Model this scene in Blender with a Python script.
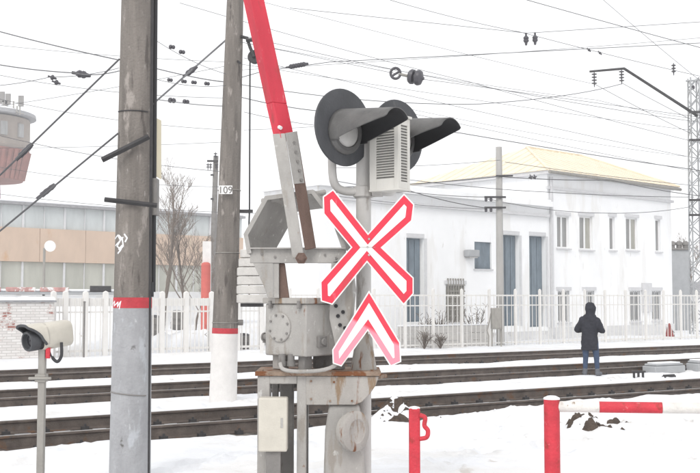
import bpy, bmesh, math, random
from mathutils import Vector, Matrix, noise
random.seed(7)
for _o in list(bpy.data.objects): bpy.data.objects.remove(_o)
SC = bpy.context.scene
C = SC.collection
V = Vector
rad = math.radians

# ---------------------------------------------------------------- camera
F, CH = 1050.0, 1.9                      # focal length in photo pixels, eye height in metres
T = math.atan(60.5 / F)                  # the camera looks up a little
cd = bpy.data.cameras.new('camera'); cam = bpy.data.objects.new('camera', cd); C.objects.link(cam)
cam.location = (0, 0, CH); cam.rotation_euler = (rad(90) + T, 0, 0)
cd.sensor_width = 36; cd.lens = 36 * F / 700; cd.clip_end = 5000; cd.clip_start = 0.05
SC.camera = cam
SC.render.engine = 'CYCLES'; SC.cycles.volume_bounces = 3
# ---------------------------------------------------------------- sky: closed white winter overcast
SUN_EL, SUN_AZ = 42, 200
w = bpy.data.worlds.new('World'); SC.world = w; w.use_nodes = True
nt = w.node_tree; nt.nodes.clear()
wo = nt.nodes.new('ShaderNodeOutputWorld'); bg = nt.nodes.new('ShaderNodeBackground')
sky = nt.nodes.new('ShaderNodeTexSky'); sky.sky_type = 'NISHITA'; sky.sun_disc = False
sky.sun_elevation = rad(SUN_EL); sky.sun_rotation = rad(SUN_AZ); sky.dust_density = 4
hs = nt.nodes.new('ShaderNodeHueSaturation'); hs.inputs['Saturation'].default_value = 0.15
mx = nt.nodes.new('ShaderNodeMix'); mx.data_type = 'RGBA'; mx.inputs[0].default_value = 0.88
mx.inputs['B'].default_value = (10.2, 10.25, 10.4, 1)      # cloud deck
nt.links.new(sky.outputs[0], hs.inputs['Color']); nt.links.new(hs.outputs[0], mx.inputs['A'])
nt.links.new(mx.outputs['Result'], bg.inputs['Color']); bg.inputs['Strength'].default_value = 0.1
nt.links.new(bg.outputs[0], wo.inputs['Surface'])
sl = bpy.data.lights.new('sun', 'SUN'); sl.energy = 1.1; sl.angle = rad(25); sl.color = (1, .97, .93)
so = bpy.data.objects.new('sun', sl); C.objects.link(so)
_a = rad(SUN_AZ); so.rotation_euler = (rad(90 - SUN_EL), 0, math.pi - _a)
so.location = (0, 0, 60)
SC.view_settings.view_transform = 'Standard'; SC.view_settings.look = 'None'
SC.view_settings.gamma = 1; SC.view_settings.exposure = 0.39
SC.view_settings.use_curve_mapping = False

# ---------------------------------------------------------------- measuring helpers
def P(x, y, d):
    """world point seen at photo pixel x,y at distance d in front of the camera"""
    v = -(y - 236.5) / F; yy = math.cos(T) - math.sin(T) * v; zz = math.sin(T) + math.cos(T) * v
    k = d / yy
    return V(((x - 350) / F * k, d, CH + zz * k))
def G(x, y, z=0.0):
    """where the photo pixel meets the level z"""
    p = P(x, y, 1.0); k = (z - CH) / (p.z - CH)
    return V((p.x * k, k, z))
A0 = rad(58)                                             # the tracks run to the right and away
U = V((math.sin(A0), math.cos(A0), 0)); N = V((-math.cos(A0), math.sin(A0), 0)); Z = V((0, 0, 1))
def L(a, s, z=0.0): return U * a + N * s + Z * z
def alongfence(x, s, z=0):
    """point on the line at distance s from the camera, parallel to the tracks, seen in photo column x"""
    q = (x - 350) / F; d = s / (math.sin(A0) - math.cos(A0) * q)
    return V((q * d, d, z))

# ---------------------------------------------------------------- materials
def nodes(m): m.use_nodes = True; t = m.node_tree; return t, t.nodes['Principled BSDF']
MATS = {}
def mat(name, col, rough=.6, metal=0.0, var=.18, scale=6, stretch=(1, 1, 1), bump=.15, bscale=60, spots=None, spec=.4, tint=None):
    if name in MATS: return MATS[name]
    m = bpy.data.materials.new(name); t, b = nodes(m); ln = t.links.new
    tc = t.nodes.new('ShaderNodeTexCoord'); mp = t.nodes.new('ShaderNodeMapping'); mp.inputs['Scale'].default_value = stretch
    ln(tc.outputs['Object'], mp.inputs[0])
    nz = t.nodes.new('ShaderNodeTexNoise'); nz.inputs['Scale'].default_value = scale; nz.inputs['Detail'].default_value = 8; nz.inputs['Roughness'].default_value = .65
    ln(mp.outputs[0], nz.inputs['Vector'])
    cr = t.nodes.new('ShaderNodeValToRGB'); cr.color_ramp.elements[0].position = .3; cr.color_ramp.elements[1].position = .72
    lo = [max(0, c * (1 - var)) for c in col]; hi = [min(.95, c * (1 + var * .7)) for c in col]
    if tint: lo = tint
    cr.color_ramp.elements[0].color = (*lo, 1); cr.color_ramp.elements[1].color = (*hi, 1)
    ln(nz.outputs[0], cr.inputs[0]); last = cr.outputs[0]
    for sp in (spots or []):
        c2, th, sc2, st = sp
        mp2 = t.nodes.new('ShaderNodeMapping'); mp2.inputs['Scale'].default_value = st; mp2.inputs['Location'].default_value = (sc2, 3.1, th * 9)
        ln(tc.outputs['Object'], mp2.inputs[0])
        n2 = t.nodes.new('ShaderNodeTexNoise'); n2.inputs['Scale'].default_value = sc2; n2.inputs['Detail'].default_value = 6; n2.inputs['Roughness'].default_value = .6
        ln(mp2.outputs[0], n2.inputs['Vector'])
        r2 = t.nodes.new('ShaderNodeValToRGB'); r2.color_ramp.elements[0].position = th; r2.color_ramp.elements[1].position = th + .07
        ln(n2.outputs[0], r2.inputs[0])
        mm = t.nodes.new('ShaderNodeMix'); mm.data_type = 'RGBA'; mm.inputs['B'].default_value = (*c2, 1)
        ln(r2.outputs[0], mm.inputs[0]); ln(last, mm.inputs['A']); last = mm.outputs['Result']
    ln(last, b.inputs['Base Color'])
    b.inputs['Roughness'].default_value = rough; b.inputs['Metallic'].default_value = metal; b.inputs['Specular IOR Level'].default_value = spec
    if bump:
        n3 = t.nodes.new('ShaderNodeTexNoise'); n3.inputs['Scale'].default_value = bscale; n3.inputs['Detail'].default_value = 4
        ln(tc.outputs['Object'], n3.inputs['Vector'])
        bp = t.nodes.new('ShaderNodeBump'); bp.inputs['Strength'].default_value = bump; bp.inputs['Distance'].default_value = .02
        ln(n3.outputs[0], bp.inputs['Height']); ln(bp.outputs[0], b.inputs['Normal'])
    MATS[name] = m
    return m
rust = (.17, .065, .025)
M_snow = mat('snow', (.735, .745, .765), .75, var=.07, scale=1.5, bump=.5, bscale=14, spec=.2,
             spots=[((.68, .675, .67), .53, .55, (1, 1, 1)), ((.54, .51, .48), .64, 2.4, (1, 1, 1)), ((.30, .26, .22), .70, 9, (1, 1, 1))])
M_dirtysnow = mat('dirty_snow', (.80, .80, .80), .8, var=.08, bump=.6, bscale=14, spec=.2,
             spots=[((.56, .51, .45), .50, 1.6, (1, 1, 1)), ((.15, .11, .085), .53, 2.1, (1, 1, 1)), ((.75, .75, .75), .62, 7, (1, 1, 1))])
M_snowcap = mat('snow_cap', (.85, .86, .88), .75, var=.04, bump=.5, bscale=18, spec=.2)
M_ballast = mat('ballast', (.105, .094, .084), .9, var=.6, scale=14, bump=1.0, bscale=30)
M_rail = mat('rail_steel', (.135, .110, .095), .65, .3, var=.4, scale=5, stretch=(1, 1, 1), bump=.3, spots=[((.15, .085, .05), .58, 3, (1, 1, 1))])
M_railtop = mat('rail_polished', (.30, .29, .28), .35, .8, var=.2, bump=.05)
M_sleeper = mat('sleeper_concrete', (.20, .175, .15), .9, var=.35, scale=9, bump=.5)
M_conc = mat('old_concrete', (.20, .180, .162), .9, var=.38, scale=5, stretch=(1.6, 1.6, .16), bump=.7, bscale=45,
             spots=[((.32, .29, .265), .585, 9, (1, 1, .3)), ((.10, .088, .08), .60, 6, (1.5, 1.5, .25)), ((.36, .34, .32), .66, 24, (1, 1, .3))])
M_greypaint = mat('grey_blue_paint', (.35, .353, .365), .75, var=.2, scale=5, stretch=(1, 1, .5), bump=.5, bscale=35,
             spots=[((.44, .455, .48), .56, 5, (1, 1, .4)), ((.12, .115, .11), .65, 8, (1, 1, .8)), ((.48, .49, .5), .66, 20, (1, 1, .4))])
M_whitepaint = mat('white_lime_paint', (.72, .70, .68), .8, var=.10, scale=4, bump=.4, spots=[((.40, .37, .34), .72, 9, (1, 1, .6))])
M_redband = mat('red_band_paint', (.50, .045, .06), .7, var=.22, scale=9, bump=.4, spots=[((.33, .09, .08), .66, 12, (1, 1, 1))])
M_machine = mat('machine_grey_paint', (.365, .35, .33), .6, var=.2, scale=5, stretch=(1, 1, .45), bump=.25, bscale=70,
             spots=[((.29, .265, .235), .575, 7, (1, 1, .28)), ((.50, .49, .47), .62, 18, (1, 1, .6)), (rust, .665, 9, (1.2, 1.2, .5))])
M_mast = mat('mast_pale_paint', (.52, .505, .485), .6, var=.14, scale=5, stretch=(1, 1, .3), bump=.2, bscale=60,
             spots=[((.30, .275, .25), .59, 7, (1, 1, .25)), (rust, .70, 9, (1.2, 1.2, .5))])
M_machdark = mat('machine_dark_paint', (.20, .19, .18), .6, var=.2, scale=6, bump=.25, spots=[((.11, .085, .07), .62, 7, (1, 1, .3))])
M_rustpaint = mat('rust_streaked_paint', (.37, .35, .325), .7, var=.16, scale=5, stretch=(1, 1, .3), bump=.3, bscale=60,
             spots=[((.24, .17, .11), .55, 6, (1.3, 1.3, .3)), (rust, .595, 8, (1.4, 1.4, .25)), ((.10, .045, .02), .65, 12, (1, 1, .5))])
M_rustcap = mat('rusty_plate', (.27, .20, .15), .85, var=.3, scale=11, bump=.5, spots=[(rust, .50, 9, (1, 1, 1)), ((.42, .40, .37), .66, 13, (1, 1, 1))])
M_rustbrown = mat('brown_primer', (.155, .10, .08), .8, var=.3, scale=7, stretch=(1, 1, .3), bump=.4, spots=[((.27, .22, .19), .64, 9, (1, 1, .4))])
M_boom = mat('boom_red_paint', (.56, .030, .055), .5, var=.2, scale=4, stretch=(1, 1, .3), bump=.15, spots=[((.40, .035, .045), .58, 8, (1, 1, .25)), ((.60, .16, .17), .62, 16, (1, 1, .4)), ((.20, .05, .04), .70, 22, (1, 1, .6))])
M_boomw = mat('boom_white_paint', (.74, .73, .71), .5, var=.08)
M_post_red = mat('guard_red_paint', (.54, .032, .05), .55, var=.25, scale=7, bump=.4, spots=[((.36, .03, .03), .58, 11, (1, 1, 1)), ((.62, .2, .2), .64, 19, (1, 1, 1)), ((.13, .06, .04), .69, 26, (1, 1, 1))])
M_post_white = mat('guard_white_paint', (.68, .655, .62), .7, var=.14, scale=6, bump=.4, spots=[((.5, .46, .42), .56, 7, (1, 1, 1)), ((.30, .24, .19), .63, 22, (1, 1, 1))])
M_signw = mat('sign_white', (.80, .79, .78), .45, var=.05, bump=.0, spots=[((.66, .64, .61), .57, 7, (1, 1, .25)), ((.45, .40, .34), .68, 20, (1, 1, .6))])
M_signr = mat('sign_red', (.66, .03, .062), .4, var=.08, bump=.0, spots=[((.54, .04, .06), .57, 7, (1, 1, .25)), ((.70, .14, .18), .65, 14, (1, 1, .4))])
M_signb = mat('sign_back', (.42, .42, .42), .5, .3, bump=.05)
M_black = mat('signal_charcoal', (.062, .064, .07), .6, var=.25, scale=7, stretch=(1, 1, .5), bump=.15, spots=[((.15, .15, .145), .64, 8, (1, 1, .3))])
M_hood = mat('hood_grey', (.115, .113, .11), .55, var=.3, scale=6, bump=.15, spots=[((.22, .19, .14), .68, 4, (1, 1, 1))])
M_matteblack = mat('matte_black', (.018, .018, .02), .75, var=.2, bump=.05)
M_lens = mat('lens_pale', (.50, .49, .47), .3, var=.1, scale=12, bump=.05, spots=[((.36, .33, .29), .66, 9, (1, 1, 1))])
M_box = mat('cream_white_enamel', (.60, .585, .545), .5, var=.1, scale=6, stretch=(1, 1, .4), bump=.1, spots=[((.40, .34, .24), .70, 6, (1, 1, .3))])
M_slot_shade = mat('louvre_slot_shade', (.20, .195, .185), .8)  # dark tone of the inner body, shade between the slats put into colour
M_cream = mat('cream_beige_enamel', (.54, .51, .445), .55, var=.1, bump=.15, spots=[((.38, .32, .24), .70, 8, (1, 1, .5))])
M_galv = mat('galvanised_steel', (.32, .305, .28), .55, .4, var=.2, scale=9, stretch=(1, 1, .3), bump=.15)
M_darksteel = mat('dark_steel', (.055, .053, .055), .6, .3, var=.3, bump=.1)
M_cable = mat('black_cable', (.035, .035, .038), .7, bump=0)
M_wire = mat('line_wire', (.12, .12, .125), .6, .3, bump=0)
M_ins = mat('insulator_dark', (.075, .072, .082), .4, var=.3, bump=0)
M_white_wall = mat('white_render', (.86, .865, .87), .85, var=.05, scale=.6, bump=.15, bscale=8, spots=[((.79, .785, .775), .53, 1.1, (1, 1, .22)), ((.68, .665, .64), .64, 3.0, (1, 1, .2)), ((.55, .53, .50), .69, 6.0, (1, 1, .4))])
M_plinth = mat('grey_plinth', (.66, .66, .66), .9, var=.14, scale=1.3, bump=.2, spots=[((.46, .45, .44), .60, 1.8, (1, 1, 1))])
M_roof = mat('cream_metal_roof', (.78, .685, .535), .55, var=.12, scale=1.5, bump=.05)
M_bluedoor = mat('blue_grey_door', (.175, .215, .25), .6, var=.3, scale=3, stretch=(1, 1, .4), bump=.1)
M_frame = mat('window_frame_white', (.78, .78, .78), .5, var=.04, bump=0)
M_reveal = mat('window_casing_grey', (.60, .60, .61), .8, var=.08, bump=0)
M_fence = mat('fence_white_paint', (.70, .685, .66), .7, var=.07, scale=3, bump=.1)
M_slab = mat('pale_concrete_slab', (.56, .545, .525), .9, var=.14, scale=2.5, stretch=(1, 1, 2), bump=.3, spots=[((.36, .34, .32), .62, 2.2, (1, 1, 1))])
M_tan = mat('tan_panel', (.55, .425, .335), .85, var=.10, scale=.9, stretch=(1, 1, .5), bump=.1, spots=[((.52, .34, .22), .60, .5, (1, 1, .6)), ((.50, .40, .31), .64, 2, (1, 1, .3))])
M_greyband = mat('pale_glass_block', (.52, .55, .55), .5, var=.14, scale=1.2, stretch=(1, 1, .3), bump=.1)
M_indwin = mat('dusty_glazing', (.43, .43, .38), .35, var=.22, scale=.6, stretch=(1, 1, .25), bump=.05)
M_rooffelt = mat('roof_edge_grey', (.30, .30, .31), .8)
M_bark = mat('winter_bark', (.145, .12, .10), .9, var=.3, scale=8, bump=.3)
M_twig = mat('winter_twig', (.20, .165, .14), .9, var=.25, bump=0)
M_person_coat = mat('navy_black_parka', (.028, .029, .038), .85, var=.35, scale=9, bump=.5, bscale=22, spec=.2)
M_jeans = mat('blue_denim', (.05, .075, .13), .85, var=.25, scale=12, bump=.3, bscale=40, spec=.2)
M_skin = mat('skin', (.50, .33, .26), .6, bump=0)
M_shoe = mat('grey_shoe', (.11, .115, .13), .7, bump=.1)
M_towerstone = mat('tower_stone', (.26, .22, .19), .9, var=.14, scale=.8, bump=.2)
M_towerbrick = mat('tower_brick', (.25, .10, .08), .9, var=.35, scale=.8, bump=.2)
M_dirt = mat('brown_earth', (.075, .055, .042), .95, var=.5, scale=12, bump=.8, bscale=30)
M_weight = mat('weight_concrete', (.60, .58, .55), .85, var=.14, scale=6, bump=.4)
M_grey = mat('cabinet_grey', (.36, .37, .38), .6, var=.12, scale=3, bump=.1)
M_redsoft = mat('faded_red_paint', (.55, .13, .11), .7, var=.16, scale=2.5, bump=.1)
M_lettering = mat('plate_lettering', (.16, .15, .14), .7, bump=0)
M_yellow = mat('yellowed_white', (.66, .60, .45), .7, var=.12, scale=3, stretch=(1, 1, .4), bump=.05)

def glass_mat(name, col, rough):
    m = mat(name, col, rough, var=.3, scale=1.3, stretch=(1, 1, .3), bump=.0, spec=.6); return m
M_pane = glass_mat('curtained_pane', (.26, .26, .255), .2)
M_panew = glass_mat('warm_curtain_pane', (.40, .39, .34), .25)
M_lensglass = glass_mat('camera_glass', (.02, .02, .025), .08)

# whitewashed brick with patches where the wash has flaked off
def brick_mat():
    m = bpy.data.materials.new('whitewashed_brick'); t, b = nodes(m); ln = t.links.new
    tc = t.nodes.new('ShaderNodeTexCoord'); mp = t.nodes.new('ShaderNodeMapping')
    mp.inputs['Rotation'].default_value = (rad(90), 0, 0)
    ln(tc.outputs['UV'], mp.inputs[0]); mp.inputs['Rotation'].default_value = (0, 0, 0)
    br = t.nodes.new('ShaderNodeTexBrick'); br.inputs['Scale'].default_value = 1
    br.inputs['Brick Width'].default_value = .26; br.inputs['Row Height'].default_value = .078; br.inputs['Mortar Size'].default_value = .010
    br.inputs['Color1'].default_value = (.72, .70, .68, 1); br.inputs['Color2'].default_value = (.62, .59, .57, 1); br.inputs['Mortar'].default_value = (.52, .50, .48, 1)
    ln(mp.outputs[0], br.inputs['Vector'])
    b2 = t.nodes.new('ShaderNodeTexBrick'); b2.inputs['Scale'].default_value = 1
    b2.inputs['Brick Width'].default_value = .26; b2.inputs['Row Height'].default_value = .078; b2.inputs['Mortar Size'].default_value = .012
    b2.inputs['Color1'].default_value = (.36, .15, .12, 1); b2.inputs['Color2'].default_value = (.28, .12, .10, 1); b2.inputs['Mortar'].default_value = (.55, .52, .50, 1)
    ln(mp.outputs[0], b2.inputs['Vector'])
    nz = t.nodes.new('ShaderNodeTexNoise'); nz.inputs['Scale'].default_value = 1.1; nz.inputs['Detail'].default_value = 9; nz.inputs['Roughness'].default_value = .75
    ln(mp.outputs[0], nz.inputs['Vector'])
    cr = t.nodes.new('ShaderNodeValToRGB'); cr.color_ramp.elements[0].position = .535; cr.color_ramp.elements[1].position = .58
    ln(nz.outputs[0], cr.inputs[0])
    mm = t.nodes.new('ShaderNodeMix'); mm.data_type = 'RGBA'
    ln(cr.outputs[0], mm.inputs[0]); ln(br.outputs[0], mm.inputs['A']); ln(b2.outputs[0], mm.inputs['B'])
    ln(mm.outputs['Result'], b.inputs['Base Color']); b.inputs['Roughness'].default_value = .9
    bp = t.nodes.new('ShaderNodeBump'); bp.inputs['Strength'].default_value = .6; bp.inputs['Distance'].default_value = .02
    ln(br.outputs['Fac'], bp.inputs['Height']); bp.invert = True; ln(bp.outputs[0], b.inputs['Normal'])
    return m
M_brick = brick_mat()
# sun-faded lower half of the chevron: the fade has a hard slanted edge of its own
def faded_mat():
    m = bpy.data.materials.new('sign_red_faded'); t, b = nodes(m); ln = t.links.new
    tc = t.nodes.new('ShaderNodeTexCoord'); sp = t.nodes.new('ShaderNodeSeparateXYZ'); ln(tc.outputs['Object'], sp.inputs[0])
    ma = t.nodes.new('ShaderNodeMath'); ma.operation = 'MULTIPLY_ADD'; ma.inputs[1].default_value = .55
    ln(sp.outputs['X'], ma.inputs[0]); ln(sp.outputs['Z'], ma.inputs[2])
    nz = t.nodes.new('ShaderNodeTexNoise'); nz.inputs['Scale'].default_value = 9; ln(tc.outputs['Object'], nz.inputs['Vector'])
    mb = t.nodes.new('ShaderNodeMath'); mb.operation = 'MULTIPLY_ADD'; mb.inputs[1].default_value = .03; ln(nz.outputs[0], mb.inputs[0]); ln(ma.outputs[0], mb.inputs[2])
    cr = t.nodes.new('ShaderNodeValToRGB'); e = cr.color_ramp.elements
    e[0].position = .018; e[0].color = (.74, .26, .33, 1); e[1].position = .05; e[1].color = (.66, .03, .062, 1)
    ln(mb.outputs[0], cr.inputs[0]); ln(cr.outputs[0], b.inputs['Base Color']); b.inputs['Roughness'].default_value = .45
    return m
M_faded = faded_mat()

# ---------------------------------------------------------------- mesh helpers
ORIG = {}
def thing(name, label, cat, loc, group=None):
    o = bpy.data.objects.new(name, None); C.objects.link(o); o.location = loc
    o.empty_display_size = .2
    o['label'] = label; o['category'] = cat
    if group: o['group'] = group
    ORIG[o] = V(loc)
    return o
def tag(o, label, cat, group=None):
    o['label'] = label; o['category'] = cat
    if group: o['group'] = group
    return o
class MB:
    def __init__(s): s.v = []; s.f = []; s.m = []; s.mi = 0; s.uv = None
    def add(s, vs, fs):
        o = len(s.v); s.v += [V(q) for q in vs]
        for f in fs: s.f.append([i + o for i in f]); s.m.append(s.mi)
        return s
    def box(s, c, sz, ax=None):
        c = V(c); ax = ax or (V((1, 0, 0)), V((0, 1, 0)), V((0, 0, 1))); h = [q / 2 for q in sz]; vs = []
        for i in (-1, 1):
            for j in (-1, 1):
                for k in (-1, 1): vs.append(c + ax[0] * (i * h[0]) + ax[1] * (j * h[1]) + ax[2] * (k * h[2]))
        return s.add(vs, [(0, 1, 3, 2), (4, 6, 7, 5), (0, 4, 5, 1), (2, 3, 7, 6), (0, 2, 6, 4), (1, 5, 7, 3)])
    def pbox(s, x0, y0, x1, y1, d0, d1):
        """box whose front face fills the pixel rectangle at distance d0, running back to d1"""
        a = P(x0, y0, d0); b = P(x1, y1, d0)
        return s.box(((a.x + b.x) / 2, (d0 + d1) / 2, (a.z + b.z) / 2), (abs(b.x - a.x), abs(d1 - d0), abs(b.z - a.z)))
    def prism(s, pts, vec):
        n = len(pts); vec = V(vec); pts = [V(q) for q in pts]
        fs = [list(range(n)), list(range(2 * n - 1, n - 1, -1))] + [(i, (i + 1) % n, n + (i + 1) % n, n + i) for i in range(n)]
        return s.add(pts + [q + vec for q in pts], fs)
    def tube(s, pts, r, n=8, caps=True):
        pts = [V(q) for q in pts]; rs = r if isinstance(r, (list, tuple)) else [r] * len(pts)
        vs = []; up = None
        for i, q in enumerate(pts):
            t = (pts[min(i + 1, len(pts) - 1)] - pts[max(i - 1, 0)]).normalized()
            if up is None: up = V((0, 0, 1)) if abs(t.z) < .9 else V((0, 1, 0))
            x = t.cross(up)
            if x.length < 1e-5: x = t.cross(V((1, 0, 0)))
            x.normalize(); y = x.cross(t); up = y
            for k in range(n):
                a = 2 * math.pi * k / n; vs.append(q + (x * math.cos(a) + y * math.sin(a)) * rs[i])
        fs = []
        for i in range(len(pts) - 1):
            for k in range(n): fs.append((i * n + k, i * n + (k + 1) % n, (i + 1) * n + (k + 1) % n, (i + 1) * n + k))
        if caps: fs.append(list(range(n - 1, -1, -1))); fs.append([(len(pts) - 1) * n + k for k in range(n)])
        return s.add(vs, fs)
    def lathe(s, o, ax, prof, n=24):
        """profile of (distance along axis, radius) turned about ax"""
        o = V(o); ax = V(ax).normalized(); up = V((0, 0, 1)) if abs(ax.z) < .9 else V((0, 1, 0))
        x = ax.cross(up).normalized(); y = x.cross(ax); vs = []; fs = []
        for (t, r) in prof:
            for k in range(n):
                a = 2 * math.pi * k / n; vs.append(o + ax * t + (x * math.cos(a) + y * math.sin(a)) * max(r, 1e-4))
        for i in range(len(prof) - 1):
            for k in range(n): fs.append((i * n + k, i * n + (k + 1) % n, (i + 1) * n + (k + 1) % n, (i + 1) * n + k))
        fs.append(list(range(n - 1, -1, -1))); fs.append([(len(prof) - 1) * n + k for k in range(n)])
        return s.add(vs, fs)
    def build(s, name, m, parent=None, bevel=0, smooth=True, ang=40, fixn=True):
        o0 = ORIG.get(parent, V((0, 0, 0))) if parent else V((0, 0, 0))
        me = bpy.data.meshes.new(name)
        if parent is None and s.org is not None: o0 = V(s.org)
        me.from_pydata([q - o0 for q in s.v], [], s.f)
        ms = m if isinstance(m, (list, tuple)) else [m]
        for q in ms: me.materials.append(q)
        for p, i in zip(me.polygons, s.m): p.material_index = i
        if fixn:
            b = bmesh.new(); b.from_mesh(me); bmesh.ops.recalc_face_normals(b, faces=b.faces[:]); b.to_mesh(me); b.free()
        if smooth:
            me.shade_smooth(); me.set_sharp_from_angle(angle=rad(ang))
        o = bpy.data.objects.new(name, me); C.objects.link(o)
        if parent: o.parent = parent; ORIG[o] = o0
        else: o.location = o0; ORIG[o] = o0
        if bevel:
            md = o.modifiers.new('bevel', 'BEVEL'); md.width = bevel; md.segments = 2; md.limit_method = 'ANGLE'; md.angle_limit = rad(40); md.harden_normals = False
        return o
    org = None
def one(name, mb, m, label, cat, group=None, org=None, **k):
    mb.org = org if org is not None else (sum(((q) for q in mb.v), V((0, 0, 0))) / len(mb.v))
    return tag(mb.build(name, m, None, **k), label, cat, group)
def copyof(src, parent, loc, rot=None):
    o = src.copy(); C.objects.link(o); o.parent = parent; o.location = loc
    if rot is not None: o.rotation_euler = rot
    return o
def inset(pts, d):
    """pts counter-clockwise 2D; positive d shrinks"""
    n = len(pts); out = []
    for i in range(n):
        a, b, c = V(pts[i - 1]), V(pts[i]), V(pts[(i + 1) % n])
        e1 = (b - a).normalized(); e2 = (c - b).normalized(); n1 = V((-e1.y, e1.x)); n2 = V((-e2.y, e2.x))
        k = 1 + n1.dot(n2); out.append(b + (n1 + n2) * (d / max(k, .25)))
    return out
def crom(pts, n=6):
    pts = [V(q) for q in pts]; e = [pts[0] * 2 - pts[1]] + pts + [pts[-1] * 2 - pts[-2]]; out = []
    for i in range(1, len(e) - 2):
        a, b, c, d = e[i - 1], e[i], e[i + 1], e[i + 2]
        for k in range(n):
            t = k / n; out.append(.5 * (2 * b + (c - a) * t + (2 * a - 5 * b + 4 * c - d) * t * t + (3 * b - a - 3 * c + d) * t ** 3))
    return out + [pts[-1]]
def fn(x, y, z=0.0, s=1.0): return noise.noise(V((x * s, y * s, z)))

# ================================================================ GROUND
TR = {'C': 13.95, 'B': 18.85, 'A': 24.15}
def snow_h(a, s):
    z = .10 + .035 * fn(a, s, 1.3, .35) + .018 * fn(a, s, 4.1, 1.3)
    for k, sc in TR.items():
        t = s - sc
        if -2.4 < t < 2.2:
            j = .10 * fn(a, s, 2.0, 1.1) + .07 * fn(a, s, 7.0, 3.1)
            if k == 'C': w0, dep = 1.20, .21
            elif k == 'B': w0, dep = 1.03, .17
            else: w0, dep = 1.14, .20
            e = w0 + j
            if t < 0:                                  # melted gutter in front of the near rail
                q = max(0, min(1, (e + t + .1) / .16)); z = z * (1 - q) + (z - dep) * q
            if t >= 0:
                q = max(0, min(1, (.98 + j * .6 - t + .05) / .14)); z = z * (1 - q) + (z - .15) * q
            if abs(t) < .62:                           # trodden snow left between the rails
                q = max(0, min(1, (.62 - abs(t)) / .12)); p = .5 + fn(a, s, 9.0, .6) + .4 * fn(a, s, 3.0, 2.3)
                z += q * (.02 + .12 * max(0, min(1, p * 1.2))) * {'C': .2, 'B': .55, 'A': .8}[k]
    # ploughed bank in front of the nearest track, growing to the right
    g = max(0, min(1, (a - 6.0) / 6.0)); b = math.exp(-((s - 11.9) / .65) ** 2)
    z += g * b * (.20 + .05 * fn(a, s, 5, 1.2))
    if s < 11.5: z += (.03 + .05 * fn(a, s, 8.0, .7) + .03 * fn(a, s, 6.0, 2.2)) * min(1, (11.5 - s) / 2)
    tp = fn(a, s, 12.0, .45) + (.35 if 15.2 < s < 17.4 else 0) + (.3 if 9 < s < 12.3 else 0)
    if tp > 0 and not any(abs(s - c_) < 1.3 for c_ in TR.values()): z += min(1, tp * 2.5) * (.05 * fn(a, s, 15.0, 3.4) + .03 * fn(a, s, 18.0, 6.5) - .02)
    if s > 27: z += .05 * min(1, (s - 27) / 2) + .05 * fn(a, s, 2.2, .5)
    return z
FEET = {}
def trail(p0, p1, seed, wob=.5):
    rg = random.Random(seed); d = p1 - p0; n = int(d.length / .36); dv = d.normalized(); sv = V((-dv.y, dv.x, 0))
    for k in range(n):
        q = p0 + d * (k / n) + sv * ((.11 if k % 2 else -.11) + wob * fn(k * .08, seed, 1.0, 1)) + dv * rg.uniform(-.05, .05)
        a, s = U.dot(q), N.dot(q)
        FEET.setdefault((int(a // 1), int(s // 1)), []).append((a, s, U.dot(dv), N.dot(dv), rg.uniform(.06, .10)))
def feet_h(a, s):
    h = 0; i, j = int(a // 1), int(s // 1)
    for di in (-1, 0, 1):
        for dj in (-1, 0, 1):
            for (fa, fs, ua, us, dp_) in FEET.get((i + di, j + dj), ()):
                x = (a - fa) * ua + (s - fs) * us; y = -(a - fa) * us + (s - fs) * ua; r = (x / .17) ** 2 + (y / .085) ** 2
                if r < 5: h += -dp_ * math.exp(-r * r * .5) + .022 * math.exp(-(r - 2.6) ** 2)
    return h
trail(G(440, 480), G(520, 420), 1); trail(G(700, 470), G(600, 418), 2); trail(G(180, 480), G(330, 440), 3); trail(G(20, 470), G(110, 440), 4)
trail(L(3, 16.2), L(30, 16.4), 5, .8); trail(L(30, 16.9), L(8, 16.6), 6, .6); trail(G(600, 470), G(480, 424), 7); trail(L(3, 21.4), L(34, 21.6), 8, .9); trail(G(700, 428), G(560, 440), 9); trail(G(470, 460), G(640, 445), 10)
def ground():
    al = [-1500, -500, -150, -60, -30, -14] + [-10 + .075 * i for i in range(760)] + [55, 80, 150, 400, 1500]
    slist = [-600, -100, -30, -10, -3, 2, 5, 6.5] + [7.5 + .06 * i for i in range(68)]
    q = 11.6
    while q < 26.2: slist.append(q); q += .055
    while q < 33: slist.append(q); q += .2
    slist += [36, 42, 55, 80, 140, 300, 700, 1500]
    vs = []; na, ns = len(al), len(slist)
    for s in slist:
        for a in al:
            inn = -14.5 < a < 50 and 2 < s < 34
            z = snow_h(a, s) + feet_h(a, s) if inn else .1
            if not inn and s <= 2: z = .0 + .1
            vs.append(L(a, s, z))
    fs = [(j * na + i, j * na + i + 1, (j + 1) * na + i + 1, (j + 1) * na + i) for j in range(ns - 1) for i in range(na - 1)]
    me = bpy.data.meshes.new('snow_ground'); me.from_pydata(vs, [], fs); me.materials.append(M_snow); me.shade_smooth()
    o = bpy.data.objects.new('snow_ground', me); C.objects.link(o); o['kind'] = 'structure'
ground()

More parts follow.
